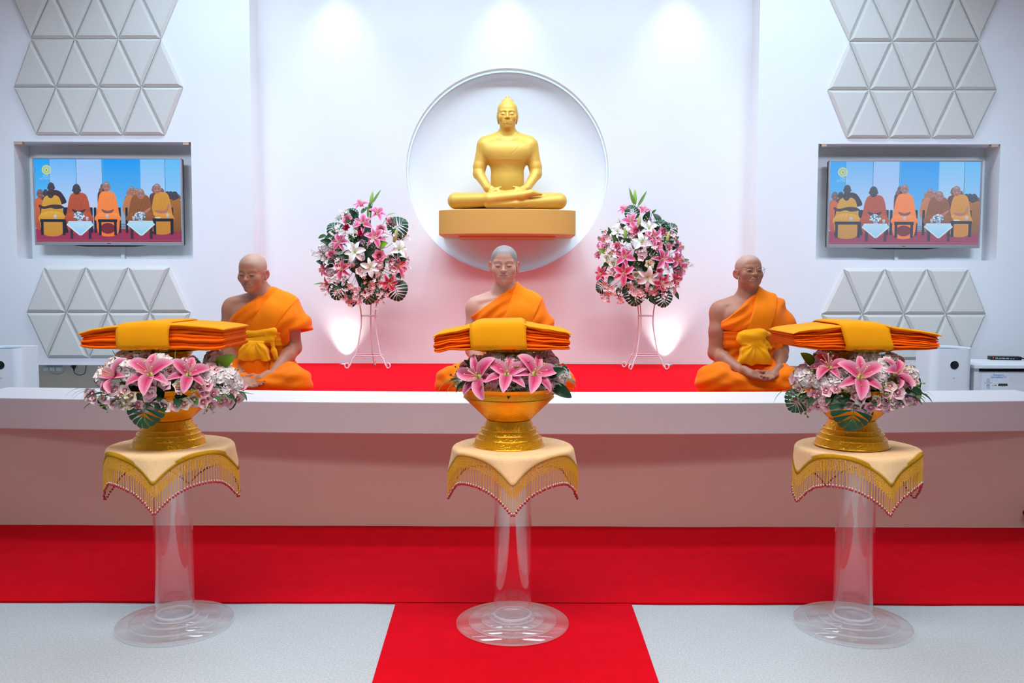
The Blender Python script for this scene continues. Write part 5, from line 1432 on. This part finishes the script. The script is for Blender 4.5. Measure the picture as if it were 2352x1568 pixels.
    seated(1168, 655, 132, 1130, (252, 142, 66), (244, 120, 34), ((.5, .85), (.25, .88), (0, .9)), 'mid'); headp(1162, 602, 40, 'pale'); ell(1165, 1060, 80, 60, (120, 20, 30))
    seated(1760, 665, 125, 1110, (214, 152, 40), (200, 130, 20), ((.4, .8), (.1, .85)), 'pale'); headp(1716, 622, 42, 'pale'); smooth([(1800, 860), (1830, 790), (1850, 800), (1820, 880), (1760, 895), (1700, 880), (1700, 860)], *SK['pale'])
    seated(1530, 690, 150, 1100, (150, 86, 26), (130, 76, 20), ((.5, .7), (.2, .75), (-.1, .8)), None); headp(1536, 680, 42, 'pale'); smooth([(1640, 830), (1620, 870), (1570, 895), (1560, 880), (1600, 850)], *SK['pale'])
    # tables
    for x0, x1, y in ((425, 705, 960), (1060, 1270, 960), (1660, 1890, 950)):
        rect(x0, y, x1, y+32, (22, 12, 22)); rect(x0+6, y+30, x0+36, y+176, (28, 14, 22)); rect(x1-36, y+30, x1-6, y+176, (28, 14, 22))
    for x0, x1, y, q in ((722, 1002, 985, 865), (1385, 1676, 980, 1535)):
        rect(x0+30, y+50, x0+62, 1175, (60, 20, 50)); rect(x1-50, y+50, x1-20, 1175, (56, 20, 46))
        poly([(x0, y+30), (q-8, 1140), (q+8, 1140), (x1, y+30), (x1-16, y-4), (x0+16, y-4)][::1], (190, 226, 250), (150, 206, 246))
        for k in range(12):
            t = k/12; ell(x0+(q-x0)*t, y+36+(1140-y-36)*t, 7, 9, (214, 236, 252)); ell(x1+(q-x1)*t, y+36+(1140-y-36)*t, 7, 9, (214, 236, 252))
        rect(q-26, 950, q+18, 988, (190, 200, 224)); ell(q-10, 925, 62, 46, (90, 130, 150), (70, 100, 130))
        qr = random.Random(int(q))
        for k in range(44):
            a = qr.random()*6.28; r = math.sqrt(qr.random()); ell(q-10+58*r*math.cos(a), 922+42*r*math.sin(a), 9, 8, qr.choice([(236, 240, 252), (206, 216, 246), (150, 170, 206), (216, 236, 250), (90, 140, 150)]), n=8)
    for x, y in ((945, 935), (1455, 928), (1165, 908), (1828, 900), (596, 915)):
        poly([(x-16, y), (x-11, y+42), (x+11, y+42), (x+16, y)], (196, 206, 226), (150, 170, 200))
    ell(1720, 942, 36, 7, (206, 220, 226))
    return b
def text_obj(body, size, m, parent, loc, name, rot=(PI/2, 0, 0), ext=.0004):
    cu = bpy.data.curves.new('text', 'FONT'); cu.body = body; cu.size = size; cu.align_x = 'CENTER'; cu.align_y = 'CENTER'; cu.extrude = ext
    o = bpy.data.objects.new('text', cu); COL.objects.link(o)
    bpy.context.view_layer.update()
    me = bpy.data.meshes.new_from_object(o.evaluated_get(bpy.context.evaluated_depsgraph_get()))
    bpy.data.objects.remove(o); me.materials.clear(); me.materials.append(m)
    q = bpy.data.objects.new(name, me); COL.objects.link(q); q.parent = parent; q.location = loc; q.rotation_euler = rot
    return q
M['screentext'] = mat('pale_screen_lettering', S(20, 20, 20), .4, emit=S(168, 208, 250), estr=.9)
def television(label, wingo, px0, px1, py0, py1, fade, nb):
    Y = YW+.075
    a, c = at(px0, py0, Y), at(px1, py1, Y); w, h = c.x-a.x, a.z-c.z
    t = thing('television', label, 'television', ((a.x+c.x)/2, Y, (a.z+c.z)/2))
    lo = .026; up = .010; sd_ = .0115
    b = MB()
    b.box((-w/2, 0, -h/2), (w/2, .022, -h/2+lo)); b.box((-w/2, 0, h/2-up), (w/2, .022, h/2)); b.box((-w/2, 0, -h/2+lo), (-w/2+sd_, .022, h/2-up)); b.box((w/2-sd_, 0, -h/2+lo), (w/2, .022, h/2-up))
    b.obj('bezel', M['bezel'], t, bevel=.002)
    MB().box((-w/2+.004, .0225, -h/2+.004), (w/2-.004, .06, h/2-.004)).obj('housing', M['black'], t, bevel=.006)
    MB().box((-.14, .06, -.12), (.14, .133, .12)).obj('wall_mount', M['black'], t)
    MB().put([(-w*.25, .004, -h/2-.0005), (w*.25, .004, -h/2-.0005), (w*.16, .006, -h/2-.010), (-w*.16, .006, -h/2-.010), (-w*.25, .03, -h/2-.0005), (w*.25, .03, -h/2-.0005), (w*.16, .028, -h/2-.010), (-w*.16, .028, -h/2-.010)],
             [(0, 1, 2, 3), (7, 6, 5, 4), (3, 2, 6, 7), (0, 3, 7, 4), (2, 1, 5, 6), (1, 0, 4, 5)]).obj('sensor_bar', M['black'], t)
    MB().box((-.012, -.0006, -h/2+.010), (.012, .0004, -h/2+.016)).obj('bezel_mark', mat('dark_red_print_'+nb, S(120, 60, 70), .5), t)
    pic = picture(w-2*sd_, h-lo-up, fade); o = pic.obj('screen', M['screen'], t, cols=True); o.location = (0, .006, (lo-up)/2)
    o.matrix_parent_inverse.identity()
    sw, sh = w-2*sd_, h-lo-up
    for body, zx, size in (('GBN', 488, 27), ('NETWORK', 517, 25)):
        q = text_obj(body, size/906*sh*1.25, M['screentext'], o, (((506-370)/1600-.5)*sw, -.012, (.5-(zx-302)/906)*sh), 'screen_lettering', ext=.0001)
    return t, a, c
tv1, a1_, c1_ = television('left television showing seated people in robes, in the left wall recess', wing_l, 73.5, 421, 362, 563.5, (0.04, (.25, .5, .9)), 'a')
tv2, a2_, c2_ = television('right television showing a paler picture of seated people, in the right recess', wing_r, 1905, 2250, 367.5, 569.5, (0.16, (.45, .62, .85)), 'b')
for px, z_, lab, nz in ((283, 0, 'narrow white cable cover below the left television', pl1.z), (2058, 0, 'narrow white cable cover below the right television', pr1.z)):
    Yc = YW+.21-.0125; p = at(px, 575, Yc)
    t = MB().box((-.015, -.012, nz+.0006-p.z), (.015, .012, .12)).obj('cable_cover', M['whitepl'], bevel=.003); t.location = (p.x, Yc, p.z)
    tag(t, lab, 'cable cover')
for px, py, lab, w_ in ((42, 327.5, 'tan tape patch at the upper left corner of the left recess', 18), (430, 328, 'tan tape patch at the upper right corner of the left recess', 13), (1890, 332.5, 'tan tape patch at the upper left corner of the right recess', 11), (2281, 331.5, 'tan tape patch at the upper right corner of the right recess', 16)):
    nzt = (pl0 if px < 1000 else pr0).z; p = at(px, py, YW+.03)
    x0_, x1_ = (pl0.x, pl1.x) if px < 1000 else (pr0.x, pr1.x)
    ww = w_/F*YW/2; cxx = max(x0_+ww+.002, min(x1_-ww-.002, p.x))
    t = MB().box((-ww, -.022, -.020), (ww, .016, -.0006)).obj('tape_patch', M['tan']); t.location = (cxx, YW+.024, nzt); tag(t, lab, 'tape')

# ------------------------------------------------------------------ air purifiers, cabinet, plugs
M['grille'] = mat('pale_blue_grey_grille', S(150, 178, 190), .6)
M['display'] = mat('black_round_display', S(16, 26, 32), .15, spec=.7)
def rbox(w, d, z0, z1, r, n=8, top=None):
    pts = []
    for cx_, cy_, a0 in ((w/2-r, d/2-r, 0), (-w/2+r, d/2-r, 90), (-w/2+r, -d/2+r, 180), (w/2-r, -d/2+r, 270)):
        for k in range(n+1): a = R(a0+90*k/n); pts.append((cx_+r*math.cos(a), cy_+r*math.sin(a)))
    return pts
def purifier(label, px, py, Y):
    fp = at(px, py, Y); t = thing('air_purifier', label, 'air purifier', (fp.x, Y+.14, 0))
    w, d = .285, .28; H = at(px, 803, Y).z
    pts = rbox(w, d, 0, H, .055); n = len(pts); b = MB(); v = []; f = []
    dip = lambda x: -.012*math.cos(min(1, abs(x)/(w/2))*PI/2)**1.0
    for z in (0.0, None): v += [(x, y, (H+(.012+dip(x) if y < 0 else .010)) if z is None else z) for x, y in pts]
    inn = [(x*.90, y*.90) for x, y in pts]
    v += [(x, y, H+(.010+dip(x) if y < 0 else .006)) for x, y in inn]; v += [(x, y, H-.02) for x, y in inn]
    for k in range(n):
        q = (k+1) % n
        f += [(k, q, n+q, n+k), (n+k, n+q, 2*n+q, 2*n+k), (2*n+k, 2*n+q, 3*n+q, 3*n+k)]
    f.append(tuple(range(n-1, -1, -1)))
    b.put(v, f).obj('body', M['whitepl'], t, smooth=True, angle=35)
    g = MB(); m = [(x*.995, y*.995) for x, y in inn]
    g.put([(x, y, H-.012) for x, y in m], [tuple(range(n))])
    for k in range(12): y = -d*.42+d*.84*k/11; g.box((-w*.44, y-.004, H-.012), (w*.44, y+.004, H-.004))
    g.obj('top_grille', M['grille'], t)
    dz = at(px+5, 838, Y).z; dx = .012
    MB().lathe([(.0005, .0), (.029, 0), (.029, .004), (.026, .006), (.0005, .006)], 40, M4=Matrix.Translation((dx, -d/2+.001, dz)) @ Rx(PI/2)).obj('round_display', M['display'], t, smooth=True, angle=40)
    MB().lathe([(.029, .0), (.031, 0), (.031, .003), (.029, .003)], 40, close=True, M4=Matrix.Translation((dx, -d/2+.001, dz)) @ Rx(PI/2)).obj('display_ring', M['whitepl'], t, smooth=True)
    text_obj('mi', .016, mat('grey_print', S(150, 155, 165), .5), t, (dx, -d/2-.0006, at(px, 868, Y).z), 'logo')
    return t
purifier('white air purifier at the far left edge, beside the beige wall recess', -3, 838, 5.92)
purifier('white air purifier at the right, between the right flowers and the cabinet', 2188, 838, 5.92)
# cabinet
YC = 5.95
ca, cb = at(2236, 843, YC), at(2420, 843, YC)
t = thing('cabinet', 'white cabinet at the right edge carrying a black switch box and a printed notice', 'cabinet', ((ca.x+cb.x)/2, YC, 0))
w = cb.x-ca.x; H = at(2300, 838, YC).z
MB().box((-w/2, -.012, H-.024), (w/2, .48, H)).obj('top', M['whitepl'], t, bevel=.003)
b = MB(); b.box((-w/2+.012, .012, 0), (-w/2+.045, .46, H-.0245)); b.box((w/2-.045, .012, 0), (w/2-.012, .46, H-.0245)); b.box((-w/2+.0455, .44, .02), (w/2-.0455, .46, H-.0245)); b.box((-w/2+.0455, .03, .02), (w/2-.0455, .44, .04))
b.obj('carcass', M['whitepl'], t)
dt = at(2290, 854, YC).z
door = MB().box((-w/2+.046, .020, .03), (w/2-.046, .038, dt)).obj('door', M['whitepl'], t, bevel=.002)
M['paper'] = mat('white_paper', S(238, 242, 248), .8)
nx0, nx1 = at(2257, 880, YC).x-t.location.x, at(2321, 880, YC).x-t.location.x
sg = tag(MB().box((t.location.x+nx0, YC+.0176, dt-.30), (t.location.x+nx1, YC+.0192, dt-.006)).obj('notice', M['paper']), 'printed white notice with blue Thai lettering on the cabinet door', 'sign')
blue = mat('blue_print', S(60, 130, 206), .6); yel = mat('yellow_print', S(232, 190, 60), .6); dk = mat('dark_print', S(52, 56, 66), .6)
cxn = t.location.x+(nx0+nx1)/2
def flat(pts, m, nm, yy): 
    return MB().put([(x, yy, z) for x, z in pts]+[(x, yy+.0006, z) for x, z in pts], [tuple(range(len(pts)))]).obj(nm, m, sg)
Wz = lambda px, py: ((at(px, py, YC+.017).x), at(px, py, YC+.017).z)
yy = YC+.0170
p = Wz(2293.5, 861); text_obj('ขั้นตอนการ', .0165, blue, sg, (p[0], yy, p[1]), 'lettering')
p = Wz(2293.5, 866.3); text_obj('เปิดภาพขึ้นจอ TV', .0155, blue, sg, (p[0], yy, p[1]), 'lettering')
flat([Wz(*q) for q in ((2292, 886), (2293.5, 880.5), (2314, 880.5), (2315, 886))], dk, 'printed_box', yy)
flat([Wz(*q) for q in ((2266, 893), (2266, 871), (2270, 868), (2274, 871), (2274, 893))], mat('grey_print_light', S(206, 210, 222), .6), 'printed_remote', yy)
for q in ((2271, 884, 1), (2267.5, 885, 1)): flat([Wz(q[0]-.8, q[1]-.8), Wz(q[0]-.8, q[1]+.8), Wz(q[0]+.8, q[1]+.8), Wz(q[0]+.8, q[1]-.8)], dk, 'printed_key', yy-.0006)
for x0, x1, y in ((2261, 2265, 879), (2275, 2279, 879), (2278, 2288, 884.5), (2301, 2304, 887.5), (2306, 2308.5, 887.5)): flat([Wz(x0, y-.7), Wz(x0, y+.7), Wz(x1, y+.7), Wz(x1, y-.7)], yel, 'printed_mark', yy)
flat([Wz(2286, 882.5), Wz(2286, 886.5), Wz(2290, 884.5)], yel, 'printed_arrow', yy)
# black switch box lying on the cabinet
pc = atz(2307, 826, H); bx = thing('switch_box', 'slim black switch box with a red light and pale print, lying on the cabinet', 'switch box', (pc.x, pc.y, H+.0004), -R(10))
MB().box((-.105, -.035, 0), (.105, .035, .026)).obj('body', M['black'], bx, bevel=.002)
MB().box((-.092, -.0358, .013), (-.084, -.0352, .020)).obj('red_light', mat('red_indicator', S(120, 10, 16), .3, emit=S(255, 60, 60), estr=1.5), bx)
pr = mat('pale_print', S(206, 216, 220), .6); b = MB()
q = random.Random(2)
for k in range(11): hgt = q.uniform(.003, .010); b.box((-.072+k*.0085, -.0358, .009), (-.072+k*.0085+.004, -.0352, .009+hgt))
b.box((.028, -.0358, .009), (.038, -.0352, .012)); b.box((.044, -.0358, .009), (.054, -.0352, .012)); b.obj('print', pr, bx)
MB().tube([(.105, 0, .013), (.122, 0, .013), (.138, -.004, .010), (.150, -.008, .004), (.19, .01, .004)], .0042, 8).obj('cable', M['black'], bx, smooth=True)
# sockets and plug under the left wing
YR = YW+.26
M['socket'] = mat('socket_plastic', S(216, 212, 210), .5)
p = at(137, 846, YR)
t = thing('socket_strip', 'row of three white power adapters in a socket strip under the left wing', 'socket strip', (p.x, YR-.001, p.z))
MB().box((-.095, -.022, .008), (.095, 0, .045)).obj('strip', M['socket'], t, bevel=.004)
for k in range(3):
    x = -.0675+.0505*k-.012; MB().box((x-.021, -.062, -.0165), (x+.021, -.0225, .0155)).obj('adapter', M['whitepl'], t, bevel=.005)
MB().tube([(-.06, -.03, -.0175), (-.045, -.03, -.034), (-.01, -.03, -.044), (.03, -.03, -.036), (.05, -.03, -.018)], .0018, 6).obj('thin_cable', mat('grey_cable', S(150, 148, 145), .6), t, smooth=True)
p = at(173, 843, YR)
t = thing('power_plug', 'black power plug with a looping black cable under the left wing', 'plug', (p.x, YR-.001, p.z))
MB().lathe([(.0005, -.026), (.005, -.026), (.006, -.012), (.014, .0), (.016, .012), (.0155, .020), (.0005, .021)], 16, M4=Matrix.Translation((0, -.022, 0))).obj('plug', M['black'], t, smooth=True)
pts = [(0, -.022, -.024)]+[(.045-.045*math.cos(a)*1.0, -.022, -.030-.030*math.sin(a)) for a in [PI*k/12 for k in range(13)]]+[(.094, -.02, .0), (.096, -.016, .04)]
MB().tube(pts, .0028, 6).obj('cable', M['black'], t, smooth=True)
# small recessed uplights in the stage edge
M['lampglass'] = mat('lit_lamp_glass', S(255, 250, 245), .4, emit=(1, .96, .9, 1), estr=4.0)
for px, lab in ((795, 'small round uplight let into the stage, left of the niche'), (1527, 'small round uplight let into the stage, right of the niche')):
    p = atz(px, 834.6, ZS); t = thing('uplight', lab, 'lamp', (p.x, 6.70, ZS+.0006))
    MB().lathe([(.026, 0), (.036, 0), (.036, .004), (.026, .005)], 28, close=True).obj('trim_ring', M['bezel'], t, smooth=True)
    MB().lathe([(.0005, .002), (.0255, .002)], 28).obj('lamp_glass', M['lampglass'], t)

GROUPS = {'acrylic_pedestal': 'acrylic pedestals in a row', 'beaded_tablecloth': 'beaded cloths on the pedestals', 'offering_bowl': 'gold offering bowls', 'pedestal_tray': 'gold trays under the robes', 'folded_robes': 'folded robe bundles', 'person': 'seated persons in robes', 'flower_stand': 'wire flower stands', 'television': 'recessed televisions', 'acoustic_panel': 'triangular acoustic panels', 'air_purifier': 'white air purifiers', 'uplight': 'stage uplights', 'tape_patch': 'tape patches on the recesses', 'cable_cover': 'cable covers under the televisions', 'flower_arrangement': 'flower arrangements'}
for o in SC.objects:
    if o.parent is None and o.get('category'):
        g_ = GROUPS.get(o.name.split('.')[0])
        if g_: o['group'] = g_
